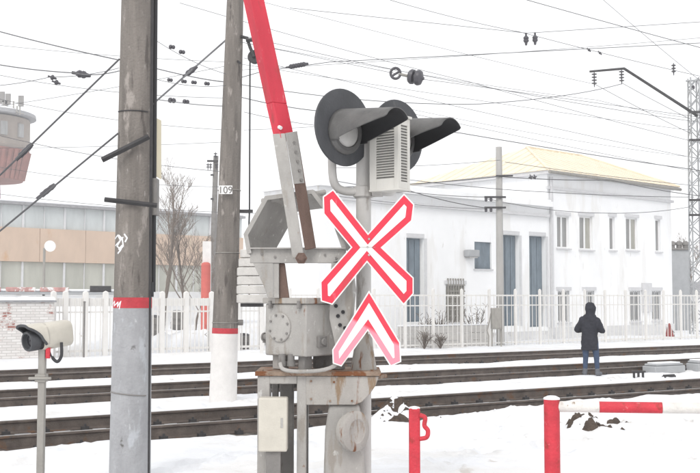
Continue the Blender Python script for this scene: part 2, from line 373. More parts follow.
# ================================================================ TRACKS
def rail_prof():
    return [(-.075, 0), (.075, 0), (.075, .012), (.012, .032), (.010, .135), (.036, .150), (.037, .172), (.030, .180), (-.030, .180), (-.037, .172), (-.036, .150), (-.010, .135), (-.012, .032), (-.075, .012)]
slp = None
def track(key, label):
    global slp
    sc = TR[key]; base = L(12, sc, 0)
    t = thing('railway_track', label, 'railway track', base, 'parallel railway tracks')
    bal = MB(); aa = [-14 + .22 * i for i in range(286)]; ss = [-1.55 + .11 * i for i in range(29)]
    bal.add([L(a, sc + s, -.025 + .022 * fn(a, s, 11, 5) + .016 * fn(a, s, 3, 13)) for s in ss for a in aa],
            [(j * len(aa) + i, j * len(aa) + i + 1, (j + 1) * len(aa) + i + 1, (j + 1) * len(aa) + i) for j in range(len(ss) - 1) for i in range(len(aa) - 1)])
    b = bal.build('ballast', M_ballast, t, smooth=False, fixn=False); b['kind'] = 'stuff'
    for sd in (-1, 1):
        r = MB(); pr = rail_prof(); n = len(pr)
        p0 = [L(-14.5, sc + sd * .785 + x, .035 + z) for x, z in pr]
        r.prism(p0, U * 64.5)
        r.m = [1 if i == 2 + 7 else 0 for i in range(len(r.f))]
        r.build('rail', [M_rail, M_railtop], t, smooth=False)
    if slp is None:
        m = MB(); m.box(N * 0 + Z * -.02, (.26, 2.7, .1), (U, N, Z)); m.mi = 1
        for sd in (-1, 1):
            for e in (-1, 1):
                m.box(N * (sd * .785 + e * .115) + Z * .055, (.10, .075, .055), (U, N, Z))
                m.tube([N * (sd * .785 + e * .125) + Z * .05, N * (sd * .785 + e * .125) + Z * .115], .017, 6)
        slp = m.build('sleeper', [M_sleeper, M_darksteel], None, smooth=False)
        slp.parent = t; slp.location = L(2, sc, 0) - base; first = 1
    for i in range(0 if key != 'C' else 1, 66):
        copyof(slp, t, L(2 + .545 * i + .02 * random.random(), sc, 0) - base)
track('C', 'nearest railway track with brown rusty rail in a melted gutter')
track('B', 'middle railway track just behind the standing person')
track('A', 'farthest railway track running along the white fence')

# ================================================================ BARRIER MACHINE AND SIGNAL (about 8.75 m away)
D0 = 8.75
def M(x, y, dd=0.0): return P(x, y, D0 + dd)
TH = rad(40)
E1 = V((math.cos(TH), -math.sin(TH), 0)); E2 = V((math.sin(TH), math.cos(TH), 0))   # right along the front face, back along the side face
NF = -E2; NS = E1
def bolt(mb, p, ax, r=.012, h=.012): mb.lathe(p, ax, [(0, r), (h, r), (h, 0)], 6)

mb_base = M(318, 520, .2); mb_base.z = 0.05
bm = thing('barrier_machine', 'grey weathered barrier machine with raised red boom on a steel stand', 'barrier', mb_base)
# --- stand
f = MB()
gy = 527
f.pbox(257.5, 376, 269, gy, D0, D0 + .11); f.pbox(297, 376, 306, gy, D0, D0 + .11); f.pbox(269, 376, 297, 384, D0 + .005, D0 + .105)
fr = f.build('stand_frame', M_machine, bm, bevel=.006)
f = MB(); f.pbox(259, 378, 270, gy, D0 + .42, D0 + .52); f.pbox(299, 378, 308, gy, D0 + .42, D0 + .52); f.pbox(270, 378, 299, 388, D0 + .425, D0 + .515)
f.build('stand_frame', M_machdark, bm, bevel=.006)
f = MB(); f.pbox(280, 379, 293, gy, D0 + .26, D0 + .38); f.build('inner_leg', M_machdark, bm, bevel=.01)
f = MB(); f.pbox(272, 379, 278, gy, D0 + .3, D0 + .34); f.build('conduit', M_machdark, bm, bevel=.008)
f = MB(); f.pbox(255, 371.5, 381, 376, D0 - .02, D0 + .56); pl = f.build('top_plate', M_rustcap, bm, bevel=.003)
for x in (262, 283, 312, 330, 372, 378): f = MB(); bolt(f, M(x, 372.5, .05), V((0, 0, 1)), .014, .025); f.build('bolt', M_rustcap, pl)
f = MB(); f.prism([M(x, y, .0) for x, y in ((306, 376.2), (379, 376.2), (376, 385), (370, 394), (362, 402), (355, 405), (306, 405))], (0, .10, 0))
be = f.build('side_beam', M_rustpaint, bm, bevel=.005)
for x, y in ((311, 381), (311, 399), (330, 401), (352, 401), (334, 382)): f = MB(); bolt(f, M(x, y, 0), V((0, -1, 0)), .010, .010); f.build('bolt', M_rustcap, be)
f = MB(); f.prism([M(x, y, .03) for x, y in ((329, 405.2), (359, 405.2), (364, 430), (366, gy), (322, gy), (325, 430))], (0, .34, 0))
f.build('rear_column', M_machine, bm, bevel=.02)
ax = V((.74, -.67, 0)).normalized()
f = MB(); f.lathe(M(353, 431, -.06) - ax * .07, ax, [(0, .125), (.005, .135), (.055, .135), (.06, .120), (.062, .165), (.105, .165), (.115, .15), (.118, .10), (.110, .09), (.110, 0)], 32)
f.build('hub_wheel', M_rustpaint, bm)
# --- cream junction box
f = MB(); f.pbox(258.5, 398, 287, 452, D0 - .2, D0 - .06); jb = f.build('junction_box', M_cream, bm, bevel=.012)
f = MB(); f.pbox(266, 452, 280, gy + 12, D0 - .16, D0 - .08); f.build('box_leg', M_machdark, jb)
f = MB(); f.pbox(280.5, 418, 283, 428, D0 - .203, D0 - .19); f.build('latch', M_machine, jb)
# --- drive box, corner towards the camera
cz0 = M(306, 357, -.10).z; cz1 = M(306, 304, -.10).z; corner = M(306, 330, -.10); corner.z = 0
WF, WS = .47, .44
def bpt(a, b, z): return corner - E1 * a + E2 * b + Z * z          # a to the left along the front, b back along the side
f = MB(); f.box(bpt(WF / 2, WS / 2, (cz0 + cz1) / 2), (WF, WS, cz1 - cz0), (E1, E2, Z)); db = f.build('drive_box', M_machine, bm, bevel=.012)
f = MB(); f.box(bpt(WF / 2, WS / 2, cz1 + .026), (WF + .035, WS + .035, .05), (E1, E2, Z)); f.build('lid', M_rustpaint, db, bevel=.008)
f = MB(); cc = bpt(WF * .62, 0, (cz0 + cz1) / 2 + .02); f.lathe(cc, NF, [(0, .125), (.012, .125), (.018, .118), (.018, 0)], 32); cv = f.build('round_cover', M_machine, db)
for k in range(8):
    a = 2 * math.pi * k / 8 + .3; f = MB(); bolt(f, cc + NF * .016 + E1 * (.105 * math.cos(a)) + Z * (.105 * math.sin(a)), NF, .011, .012); f.build('bolt', M_machdark, cv)
for a in (.06, WF - .08):
    f = MB(); f.box(bpt(a, -.018, cz1 - .005), (.028, .03, .06), (E1, E2, Z)); f.tube([bpt(a, -.03, cz1 - .04), bpt(a, -.03, cz1 - .01)], .012, 8); f.build('lid_clamp', M_machdark, db, bevel=.003)
f = MB(); f.box(corner + E1 * .015 + E2 * .18 + Z * (cz0 + .12), (.03, .10, .09), (E1, E2, Z)); f.tube([corner + E1 * .03 + E2 * .18 + Z * (cz0 + .12), corner + E1 * .05 + E2 * .18 + Z * (cz0 + .12)], .03, 12)
f.build('side_lock', M_machdark, db, bevel=.004)
f = MB(); q = bpt(WF, .05, cz0 + .15); f.tube([q, q - E1 * .05], .028, 12); f.tube([q - E1 * .05, q - E1 * .065], .038, 12); f.tube([q - E1 * .055, q - E1 * .06 - Z * .05], .014, 8); f.build('cable_gland', M_machdark, db)
# supports between plate and drive box, with the cable loop
f = MB(); f.box(bpt(.10, .10, (cz0 + M(0, 371.5).z) / 2 + .005), (.07, .10, cz0 - M(0, 371.5).z), (E1, E2, Z)); f.build('support_block', M_machdark, bm, bevel=.006)
f = MB(); f.box(bpt(.40, .12, (cz0 + M(0, 371.5).z) / 2 + .005), (.10, .10, cz0 - M(0, 371.5).z), (E1, E2, Z)); f.build('support_block', M_machine, bm, bevel=.006)
f = MB(); f.box(bpt(.1, .4, (cz0 + M(0, 371.5).z) / 2 + .005), (.30, .08, cz0 - M(0, 371.5).z), (E1, E2, Z)); f.build('support_block', M_machdark, bm, bevel=.006)
f = MB()
for x in (282, 291): f.tube([M(x, 354, .02), M(x, 362, .02)], .030, 12); f.tube([M(x, 361, .02), M(x, 366, .02)], .036, 12)
f.build('cable_gland', M_machdark, bm)
f = MB(); f.tube(crom([M(280, 363, -.03), M(283, 369, -.05), M(295, 371.4, -.07), M(315, 371, -.07), M(330, 368, -.06), M(338, 362, -.02), M(343, 352, .05)]), .017, 8)
f.build('cable', M_machine, bm)
# --- crank plate beside the box
f = MB(); f.prism([M(x, y, .02) for x, y in ((331, 262), (349, 258), (353, 290), (350, 320), (343, 346), (335, 346), (329, 318))], (.03, .035, 0)); cp = f.build('crank_plate', M_machine, bm, bevel=.006)
for x, y in ((338, 316), (343, 312), (340, 325), (345, 328), (336, 306)):  # flat black discs painted in for the dark open holes of the plate
    f = MB(); f.lathe(M(x, y, .015), V((-.1, -1, 0)), [(0, .016), (.006, .016), (.006, 0)], 10); f.build('bolt', M_matteblack, cp)
# --- counterweight frame: bent channel over a cross beam
ex = V((.24, .42, -.09))
def chan(pts, wpx, exv, name, m, t=.016):
    """a bent flat plate that follows pts and runs back along exv"""
    vs = [M(*q) for q in pts]; n = len(vs); f = MB()
    outer = []; 
    nn = []
    for i in range(n):
        a = vs[max(i - 1, 0)]; b = vs[min(i + 1, n - 1)]; tg = (b - a); tg = V((tg.x, 0, tg.z)).normalized(); nn.append(V((-tg.z, 0, tg.x)))
    ring = []
    for i in range(n): ring.append([vs[i], vs[i] + exv, vs[i] + exv - nn[i] * t, vs[i] - nn[i] * t])
    al = [p for r in ring for p in r]; fs = []
    for i in range(n - 1):
        for k in range(4): fs.append((i * 4 + k, i * 4 + (k + 1) % 4, i * 4 + 4 + (k + 1) % 4, i * 4 + 4 + k))
    fs += [(0, 1, 2, 3), tuple((n - 1) * 4 + k for k in (3, 2, 1, 0))]
    f.add(al, fs); return f.build(name, m, bm, bevel=.004, ang=25)
arch = [(247, 254), (243.5, 234), (265, 196), (313, 189.5), (336, 219), (347, 250)]
cf = chan(arch, 0, ex, 'counterweight_frame', M_machine, .012)
# flanges turned in along the front edge
f = MB(); fl = []
inn = [(251.5, 253), (248, 235), (267.5, 200), (311.5, 193.8), (332, 221), (342, 249)]
for i in range(len(arch) - 1):
    f.prism([M(*arch[i], -.002), M(*arch[i + 1], -.002), M(*inn[i + 1], -.002), M(*inn[i], -.002)], (0, .012, 0))
f.build('front_flange', M_machine, cf)
f = MB(); f.pbox(250, 249, 346, 263, D0 + .02, D0 + .09); f.pbox(250, 247.5, 346, 249, D0 - .02, D0 + .12); cb = f.build('cross_beam', M_machine, bm, bevel=.004)
for x, y in ((262, 254), (275, 257), (325, 255), (336, 258)): f = MB(); bolt(f, M(x, y, .02), V((0, -1, 0)), .011, .012); f.build('bolt', M_machdark, cb)
f = MB(); f.prism([M(x, y, .02) for x, y in ((253, 263.2), (273, 263.2), (273, 298), (268, 298), (263, 284))], (0, .02, 0)); f.build('gusset', M_machine, bm, bevel=.003)
f = MB(); f.prism([M(x, y, .03) for x, y in ((273.3, 263.2), (279, 263.2), (279, 298), (273.3, 298))], (0, .14, 0)); f.build('upright', M_machine, bm, bevel=.004)
f = MB(); f.prism([M(x, y, .06) for x, y in ((279.2, 263.2), (284.5, 263.2), (289, 298), (279.2, 298))], (0, .08, 0)); f.build('upright', M_rustbrown, bm, bevel=.004)
# --- boom with its clamp channels
f = MB()
def slat(x0, y0, x1, y1, w0, w1, d0, dep): 
    return [M(x0, y0, d0), M(x0 + w0, y0 - .8, d0), M(x1 + w1, y1 - .8, d0), M(x1, y1, d0)]
f.prism(slat(272.5, 134, 292.5, 258, 12.5, 11.5, -.16, .05), (.0, .045, 0)); f.build('boom_clamp', M_machine, bm, bevel=.004)
f = MB(); f.prism([M(285.5, 133, -.155), M(297, 131.5, -.05), M(316, 248, -.02), M(305, 250, -.12)], (.0, .05, 0)); c2 = f.build('boom_clamp', M_rustbrown, bm, bevel=.004)
f = MB(); f.prism([M(285.2, 133, -.165), M(297, 131, -.06), M(304.5, 183, -.05), M(293.5, 184, -.155)], (.0, .03, 0)); c3 = f.build('clamp_plate', M_machine, bm, bevel=.003)
for k in range(5): f = MB(); bolt(f, M(293 + k * 2.0, 143 + k * 9.3, -.085), V((.5, -.86, 0)), .014, .022); f.build('bolt', M_machdark, c3)
f = MB(); f.lathe(M(301, 258, -.21), V((0, 1, 0)), [(0, .018), (.015, .034), (.04, .036), (.04, .05), (.06, .05), (.06, .03), (.22, .03), (.22, 0)], 6); f.build('pivot_nut', M_rustbrown, bm)
f = MB(); f.tube([M(325, 192, .1), M(303, 196, .0), M(262, 201, .12)], .022, 8); f.build('tie_rod', M_machine, bm)
# boom beam: a hollow box in red and white lengths
def boomseg(p0, p1, m, w0, w1, name='boom_section'):
    f = MB(); ex1 = V((.60, -.80, 0)); ex2 = V((.80, .60, 0)); ring = []
    for p, w_ in ((p0, w0), (p1, w1)):
        ring += [p - ex1 * w_ * .42 - ex2 * w_ * .55, p + ex1 * w_ * .42 - ex2 * w_ * .55, p + ex1 * w_ * .42 + ex2 * w_ * .55, p - ex1 * w_ * .42 + ex2 * w_ * .55]
    f.add(ring, [(0, 1, 5, 4), (1, 2, 6, 5), (2, 3, 7, 6), (3, 0, 4, 7), (3, 2, 1, 0), (4, 5, 6, 7)])
    return f
f = boomseg(M(284.5, 140, -.08), M(276.5, 104, -.08), None, .125, .13); g2 = boomseg(M(276.5, 104, -.08), M(248.5, -24, -.08), None, .13, .13)
f.add(g2.v, g2.f); bo = f.build('boom', M_boom, bm, bevel=.006)
bdir = (M(248.5, -24, -.08) - M(276.5, 104, -.08)).normalized(); tip = M(248.5, -24, -.08)
for k in range(4):
    f = boomseg(tip + bdir * (.6 * k + .001), tip + bdir * (.6 * k + .599), None, .13 - .01 * k, .12 - .01 * k)
    f.build('boom_section', M_boomw if k % 2 == 0 else M_boom, bo, bevel=.006)
f = MB(); f.tube([M(279, 127, -.155), M(281, 128, -.175)], .016, 8); f.build('clip', M_boomw, bo)

# --- signal mast
sg_base = M(364, 520, .24); sg_base.z = .05
sg = thing('crossing_signal', 'twin lamp crossing signal with long hoods on a pale grey mast', 'signal', sg_base)
f = MB(); m0 = M(363.5, 120, .24); 
f.tube([V((m0.x, m0.y, .05)), V((m0.x, m0.y, m0.z))], .064, 20); f.lathe(V((m0.x, m0.y, m0.z)), Z, [(0, .07), (.03, .07), (.05, .03), (.05, 0)], 20)
ms = f.build('mast', M_mast, sg)
f = MB(); zc = M(0, 374, .24).z; f.lathe(V((m0.x, m0.y, zc)), Z, [(0, .135), (.02, .135), (.025, .115), (.20, .085), (.36, .068), (.36, .06)], 24)
f.build('mast_foot', M_rustpaint, ms)
f = MB(); f.lathe(V((m0.x, m0.y, zc - .03)), Z, [(0, .2), (.028, .2), (.028, 0)], 8); f.build('foot_flange', M_rustcap, ms, bevel=.003)
f = MB(); cl = M(363.5, 192, .24); f.lathe(cl - Z * .05, Z, [(0, .075), (.01, .088), (.09, .088), (.10, .075)], 20); f.tube([cl + V((.08, -.06, 0)), cl + V((.16, -.08, .0))], .05, 14); f.tube([cl + V((-.16, -.03, .0)), cl + V((-.05, -.03, 0))], .03, 12)
f.build('bracket_collar', M_mast, ms)
AX = V((.70, -.71, .0)).normalized(); AXR = V((.71, .70, 0))
def lamp(cen, R, nm):
    f = MB(); f.lathe(cen, AX, [(-.012, .02), (-.012, R), (.0, R + .004), (.010, R), (.012, R - .02), (.012, .02)], 48); s_ = f.build('backing_disc', M_black, sg)
    lc = cen - Z * .04
    f = MB(); f.lathe(lc, AX, [(-.20, .05), (-.19, .13), (-.02, .16), (-.013, .16)], 28); f.build('lamp_housing', M_black, s_)
    f = MB(); f.lathe(lc, AX, [(.013, .19), (.03, .19), (.055, .165), (.055, .135), (.040, .132)], 36); f.build('lens_ring', M_hood, s_)
    f = MB(); f.lathe(lc, AX, [(.016, .133), (.045, .128), (.062, .095), (.07, .05), (.072, 0)], 32); f.build('lens', M_lens, s_)
    f = MB(); n1, n2 = 40, 14; vs = []
    for i in range(n1 + 1):
        ph = rad(-118 + 236 * i / n1); c_ = abs(math.degrees(ph))
        ln_ = .60 if c_ < 62 else .60 - (.60 - .10) * min(1, (c_ - 62) / 50) ** 1.1
        for j in range(n2 + 1):
            t_ = ln_ * j / n2; r_ = .196 - .045 * t_ / .6
            vs.append(lc + AX * (.02 + t_) + AXR * (r_ * math.sin(ph)) + Z * (r_ * math.cos(ph) - .03 * t_))
    f.add(vs, [(i * (n2 + 1) + j, i * (n2 + 1) + j + 1, (i + 1) * (n2 + 1) + j + 1, (i + 1) * (n2 + 1) + j) for i in range(n1) for j in range(n2)])
    h = f.build('hood', [M_hood, M_matteblack], s_, fixn=False, ang=60); md = h.modifiers.new('thick', 'SOLIDIFY'); md.thickness = .007; md.offset = 1; md.use_rim = True
    # decide which side is the inside
    md.material_offset = 1; md.offset = -1
    return h
cL = M(343.5, 127.5, .02); cR = cL + AXR * .70 + V((-.02, 0, -.0))
lamp(cL, .325, 'l'); lamp(cR, .325, 'r')
# curved arms carrying the lamps
def bez(p0, p1, p2, p3, n=10):
    return [(1 - t) ** 3 * p0 + 3 * (1 - t) ** 2 * t * p1 + 3 * (1 - t) * t * t * p2 + t ** 3 * p3 for t in [i / n for i in range(n + 1)]]
f = MB(); q0 = cL - AX * .14 - Z * .14; f.tube(bez(q0, q0 - Z * .35 + V((-.0, 0, 0)), cl + V((-.28, -.02, .0)), cl + V((-.05, -.02, 0)), 14), .036, 14); f.build('lamp_arm', M_mast, sg)
f = MB(); q0 = cR - AX * .14 - Z * .14; f.tube(bez(q0, q0 - Z * .35, cl + V((.36, -.02, -.02)), cl + V((.12, -.07, 0)), 14), .036, 14); f.build('lamp_arm', M_mast, sg)
# louvred bell box
bc = M(398.5, 150, -.10); bz0 = M(398.5, 188, -.10).z; bz1 = M(398.5, 117, -.10).z; bc.z = 0
b1 = V((math.cos(rad(38)), -math.sin(rad(38)), 0)); b2 = V((math.sin(rad(38)), math.cos(rad(38)), 0)); BW, BD = .30, .165
f = MB(); f.box(bc - b1 * BW / 2 + b2 * BD / 2 + Z * (bz0 + bz1) / 2, (BW - .02, BD - .02, bz1 - bz0 - .02), (b1, b2, Z)); bb = f.build('bell_box', M_slot_shade, sg)
f = MB(); Hh = bz1 - bz0; zm = (bz0 + bz1) / 2
for a0, a1 in ((0, .045), (BW - .07, BW)): f.box(bc - b1 * (a0 + a1) / 2 + b2 * .005 + Z * zm, (a1 - a0, .014, Hh), (b1, b2, Z))
f.box(bc - b1 * .1375 + b2 * .005 + Z * (bz1 - .03), (.185, .014, .06), (b1, b2, Z)); f.box(bc - b1 * .1375 + b2 * .005 + Z * (bz0 + .045), (.185, .014, .09), (b1, b2, Z))
for a0, a1 in ((.0125, .035), (BD - .035, BD)): f.box(bc - b1 * .005 + b2 * (a0 + a1) / 2 + Z * zm, (.014, a1 - a0, Hh - .002), (b1, b2, Z))
f.box(bc - b1 * .005 + b2 * BD / 2 + Z * (bz1 - .03), (.013, BD - .07, .058), (b1, b2, Z)); f.box(bc - b1 * .005 + b2 * BD / 2 + Z * (bz0 + .03), (.013, BD - .07, .058), (b1, b2, Z))
f.box(bc - b1 * BW / 2 + b2 * BD / 2 + Z * (bz1 + .012), (BW + .03, BD + .03, .022), (b1, b2, Z)); f.box(bc - b1 * BW / 2 + b2 * BD / 2 + Z * (bz0 - .006), (BW + .01, BD + .01, .016), (b1, b2, Z))
f.build('casing', M_box, bb, bevel=.003)
ns_ = 19
for k in range(ns_):
    z_ = bz0 + .10 + (Hh - .17) * (k + .5) / ns_
    f = MB(); tl = rad(35); f.box(bc - b1 * .1375 + b2 * .006 + Z * z_, (.185, .017, .006), (b1, (b2 * math.cos(tl) + Z * math.sin(tl)), (Z * math.cos(tl) - b2 * math.sin(tl)))); f.build('louvre_slat', M_box, bb)
    f = MB(); f.box(bc - b1 * .006 + b2 * BD / 2 + Z * (bz0 + .065 + (Hh - .13) * (k + .5) / ns_), (.016, BD - .07, .006), ((-b1 * math.cos(tl) + Z * math.sin(tl)), b2, (Z * math.cos(tl) + b1 * math.sin(tl)))); f.build('louvre_slat', M_box, bb)
f = MB(); f.box(bc - b1 * .26 + b2 * .12 + Z * zm, (.12, .05, .05), (b1, b2, Z)); f.build('mount', M_machdark, bb)

# --- crossing signs
XC = (367, 247.3)
xp = [(1, 12), (-34, 56.5), (-43, 50), (-42.5, 34), (-14.5, 0), (-45.5, -35), (-45, -53), (-35, -56), (0, -13), (36.6, -56), (45.5, -46), (45.5, -31), (13.5, -.3), (44, 27), (46, 42.5), (37, 52)]
chv = [(369, -293), (333.5, -350), (334, -362.5), (341, -365), (367.8, -328.5), (391, -365), (400, -361), (399, -343)]
def sign(label, pts, cx, cy, dd, mr, in_px, out_px=1.3):
    base = M(cx, cy, dd); t = thing('crossing_sign', label, 'sign', base, 'white and red crossing signs')
    def lay(pp, z0, z1, name, m, par):
        f = MB(); f.prism([M(cx + q[0], cy - q[1], dd) + V((0, z0, 0)) for q in pp], (0, z1 - z0, 0)); return f.build(name, m, par, smooth=False)
    if sum(pts[i - 1][0] * pts[i][1] - pts[i][0] * pts[i - 1][1] for i in range(len(pts))) < 0: pts = pts[::-1]
    pl_ = lay(inset(pts, -out_px), 0, .006, 'white_plate', M_signw, t)
    lay(pts, -.003, -.0005, 'red_border', mr, t)
    lay(inset(pts, in_px), -.006, -.0035, 'white_stripe', M_signw, t)
    lay(inset(pts, 2), .0065, .016, 'back_stiffener', M_signb, t)
    return t
sx = sign('X shaped white sign with bright red border on the signal mast', xp, XC[0], XC[1], -.09, M_signr, 6.1)
cv_ = sign('upside down V sign, red fading to pink, below the X sign', [(x - 367, y + 330) for x, y in chv], 367, 330, -.09, M_faded, 5.2)
for t, pts in ((sx, ((369, 239), (369, 255), (367.5, 247))), (cv_, ((369, 333),))):
    for x, y in pts:
        f = MB(); bolt(f, M(x, y, -.097), V((0, -1, 0)), .010, .006); f.build('bolt', M_machine, t)
f = MB(); f.box(M(366, 247, .045), (.05, .24, .05)); f.box(M(365.5, 247, .168), (.20, .03, .05)); f.build('mount_clamp', M_galv, sx)
f = MB(); f.box(M(366, 326, .045), (.05, .24, .05)); f.box(M(365.5, 326, .168), (.20, .03, .05)); f.build('mount_clamp', M_galv, cv_)
f = MB(); f.box(M(367.3, 247.3, -.0975), (.13, .003, .003)); f.build('seam', M_machine, sx)

# ================================================================ LEFT CONCRETE POLE (10.5 m away)
def pole_axis(x0, y0, x1, y1, d, ztop):
    a = P(x0, y0, d); b = P(x1, y1, d); k = (b - a) / (b.z - a.z)
    return (lambda z: a + k * (z - a.z))
dp = 10.5; axL = pole_axis(130.5, 433, 137, 40, dp, 0)
zb, zt = 0.0, 7.2
za, zc_ = P(0, 433, dp).z, P(0, 40, dp).z
def rL(z): return .197 + (.165 - .197) * (z - za) / (zc_ - za)
root = axL(.05); pL = thing('concrete_pole', 'near thick concrete pole with red band and grey painted base', 'pole', root)
def sleeve(ax_, rr, z0, z1, dr, name, m, par, n=28, seg=12):
    f = MB(); zs = [z0 + (z1 - z0) * i / seg for i in range(seg + 1)]; f.tube([ax_(z) for z in zs], [rr(z) + dr for z in zs], n); return f.build(name, m, par)
zr1, zr0 = P(0, 297.5, dp).z, P(0, 308, dp).z
shaft = sleeve(axL, rL, -.1, zt, 0, 'shaft', M_conc, pL)
sleeve(axL, rL, -.08, zr0, .003, 'grey_paint', M_greypaint, shaft)
sleeve(axL, rL, zr0 + .001, zr1, .004, 'red_band', M_redband, shaft, seg=2)
f = MB(); f.tube([axL(z) + V((rL(z) * .93, -.05, 0)) for z in (0, 1.2, 2.2, 4, 7.2)], .021, 10); f.build('conduit', M_darksteel, pL)
f = MB(); f.tube([axL(z) + V((rL(z) * .98 + .012, .04, 0)) for z in (1.95, 3, 5, 7.2)], .026, 10); f.tube([axL(z) + V((rL(z) * .9, .01, 0)) for z in (2.05, 1.97, 1.9)], .04, 8); f.build('conduit', M_cable, pL)
f = MB(); q = [P(150, 115, dp), P(160, 120, dp + .1), P(160, 179, dp + .1), P(150, 173, dp)]; f.prism(q, (.01, .03, 0)); f.build('edge_plate', M_yellow, pL, bevel=.003)
f = MB(); f.pbox(151.5, 178, 156.5, 215, dp - .02, dp + .12); f.build('terminal_box', M_machdark, pL, bevel=.006)
f = MB(); a_, b_ = P(102, 160, dp - .26), P(149, 136.5, dp - .21); f.tube([a_, b_], .028, 4); f.build('bracket_bar', M_darksteel, pL)
f = MB(); a_, b_ = P(104.5, 199.5, dp - .24), P(157, 205.5, dp - .2); f.tube([a_, b_], .024, 4); f.build('bracket_bar', M_darksteel, pL)
def onpole(x, y, ex_=.004):
    p = P(x, y, dp); c_ = axL(p.z); r_ = rL(p.z) + ex_; dx = max(-r_ * .97, min(r_ * .97, p.x - c_.x)); return V((c_.x + dx, c_.y - math.sqrt(r_ * r_ - dx * dx), p.z))
def stroke(f, pts, r=.008):
    pp = []
    for i in range(len(pts) - 1):
        for k in range(4): t_ = k / 4; pp.append((pts[i][0] + (pts[i + 1][0] - pts[i][0]) * t_, pts[i][1] + (pts[i + 1][1] - pts[i][1]) * t_))
    pp.append(pts[-1]); f.tube([onpole(*q, -.004) for q in pp], r, 6)
f = MB()
for s_ in ([(117, 239), (121, 236), (124, 241), (120, 247), (125, 250), (121, 254)], [(122, 236), (126, 240), (127, 247), (123, 251)], [(128, 235), (131, 239), (129, 243)], [(118, 246), (122, 243), (127, 238)], [(122, 250), (126, 246)]): stroke(f, s_, .009)
f.build('graffiti', M_snowcap, shaft)
f = MB()
for s_ in ([(114, 305), (118, 301), (117, 306), (122, 302), (121, 307), (125, 301), (123, 309)], ): stroke(f, s_, .010)
f.build('graffiti', M_snowcap, shaft)
f = MB(); f.tube([onpole(x, 391 + .1 * (x - 112), .006) for x in range(112, 150, 3)], .006, 6); f.build('tie_wire', M_machdark, shaft)
f = MB(); f.tube([onpole(x, 100 + 13 + .02 * (x - 118), .006) for x in range(120, 152, 3)], .006, 6); f.build('tie_wire', M_darksteel, shaft)

# ================================================================ NUMBERED POLE (20 m away)
d2 = 18.5; ax2 = pole_axis(223, 398, 234, 40, d2, 0)
z398, z40 = P(0, 398, d2).z, P(0, 40, d2).z
def r2(z): return (13.6 + (9.0 - 13.6) * (z - z398) / (z40 - z398)) / F * d2
p2 = thing('concrete_pole', 'farther concrete pole with number plate and white painted base', 'pole', ax2(.05))
sh2 = sleeve(ax2, r2, -.1, 9.6, 0, 'shaft', M_conc, p2)
zw, zr = P(0, 333.5, d2).z, P(0, 328, d2).z
sleeve(ax2, r2, -.08, zw, .003, 'white_paint', M_whitepaint, sh2)
sleeve(ax2, r2, zw + .001, zr, .004, 'red_band', M_redband, sh2, seg=2)
def ring2(y, r=.008):
    f = MB(); z = P(0, y, d2).z; c_ = ax2(z); f.tube([c_ + V((math.cos(a) * (r2(z) + .006), math.sin(a) * (r2(z) + .006), 0)) for a in [2 * math.pi * k / 24 for k in range(25)]], r, 6); f.build('tie_wire', M_galv, sh2)
for y in (322.5, 253, 190.5): ring2(y)
f = MB(); f.pbox(236, 209.5, 252.5, 212.5, d2 - .03, d2 + .05); f.build('bracket_arm', M_darksteel, p2)
f = MB(); f.tube([P(236, 322.5, d2), P(243, 322.5, d2)], .05, 8); f.build('bracket_pin', M_machdark, p2)
# number plate
npz = P(225.5, 190.3, d2 - .3); np_ = thing('number_plate', 'small white plate reading 109 wired to the pole', 'sign', npz)
f = MB(); f.pbox(219, 185.5, 232.3, 194, d2 - .300, d2 - .288); f.build('plate', M_signw, np_)
cu = bpy.data.curves.new('digits', 'FONT'); cu.body = '109'; cu.size = .17; cu.extrude = .001; cu.align_x = 'CENTER'; cu.align_y = 'CENTER'
to = bpy.data.objects.new('digits_tmp', cu); C.objects.link(to); bpy.context.view_layer.update()
dm = bpy.data.meshes.new_from_object(to.evaluated_get(bpy.context.evaluated_depsgraph_get())); bpy.data.objects.remove(to)
dm.materials.clear(); dm.materials.append(M_lettering)
do = bpy.data.objects.new('digits', dm); C.objects.link(do); do.parent = np_; do.location = (0, -.004, 0); do.rotation_euler = (rad(90), 0, 0)

# tension weights hanging beside it
twx = 252; dw = 18.2
tw = thing('tension_weights', 'pale stacked concrete tension weights hanging on a cable by the numbered pole', 'weights', P(twx, 303, dw))
y_ = 303
for k in range(6):
    ww = (15.5, 15.5, 15, 15, 13.5, 12)[k]
    c_ = P(twx, y_ - 9 * k, dw); rr = ww / F * dw; hh = 8.4 / F * dw
    f = MB(); f.lathe(c_, Z, [(0, rr * .93), (.012, rr), (hh - .014, rr), (hh, rr * .94), (hh, 0)], 28); f.build('weight_disc', M_weight, tw)
f = MB(); f.lathe(P(twx, 305, dw), Z, [(-.03, .2), (.03, .2), (.03, 0)], 16); f.build('bottom_plate', M_darksteel, tw)
f = MB(); f.tube([P(249.5, 303, dw), P(248, 250, dw), P(249.5, 210, dw), P(250, 60, dw + .1)], .014, 8); f.build('hanger_cable', M_cable, tw)
pu = thing('pulley_block', 'dark pulley block hanging beside the boom tip', 'pulley', P(253, 56, dw + .1))
f = MB(); f.lathe(P(254, 57, dw + .1) - V((0, .03, 0)), V((.3, 1, 0)), [(0, .05), (0, .12), (.02, .10), (.05, .10), (.07, .12), (.07, .05)], 20); f.build('wheel', M_darksteel, pu)
f = MB(); f.tube([P(254, 57, dw + .05), P(250, 47, dw + .05), P(247, 38, dw + .1), P(238, 36, dw + .3)], .03, 8); f.tube([P(246, 40, dw), P(257, 40, dw)], .035, 6); f.build('hook', M_darksteel, pu)
f = MB(); f.tube([P(240, 63, dw), P(236, 60, dw + .3)], .02, 6); f.build('strap', M_darksteel, pu)

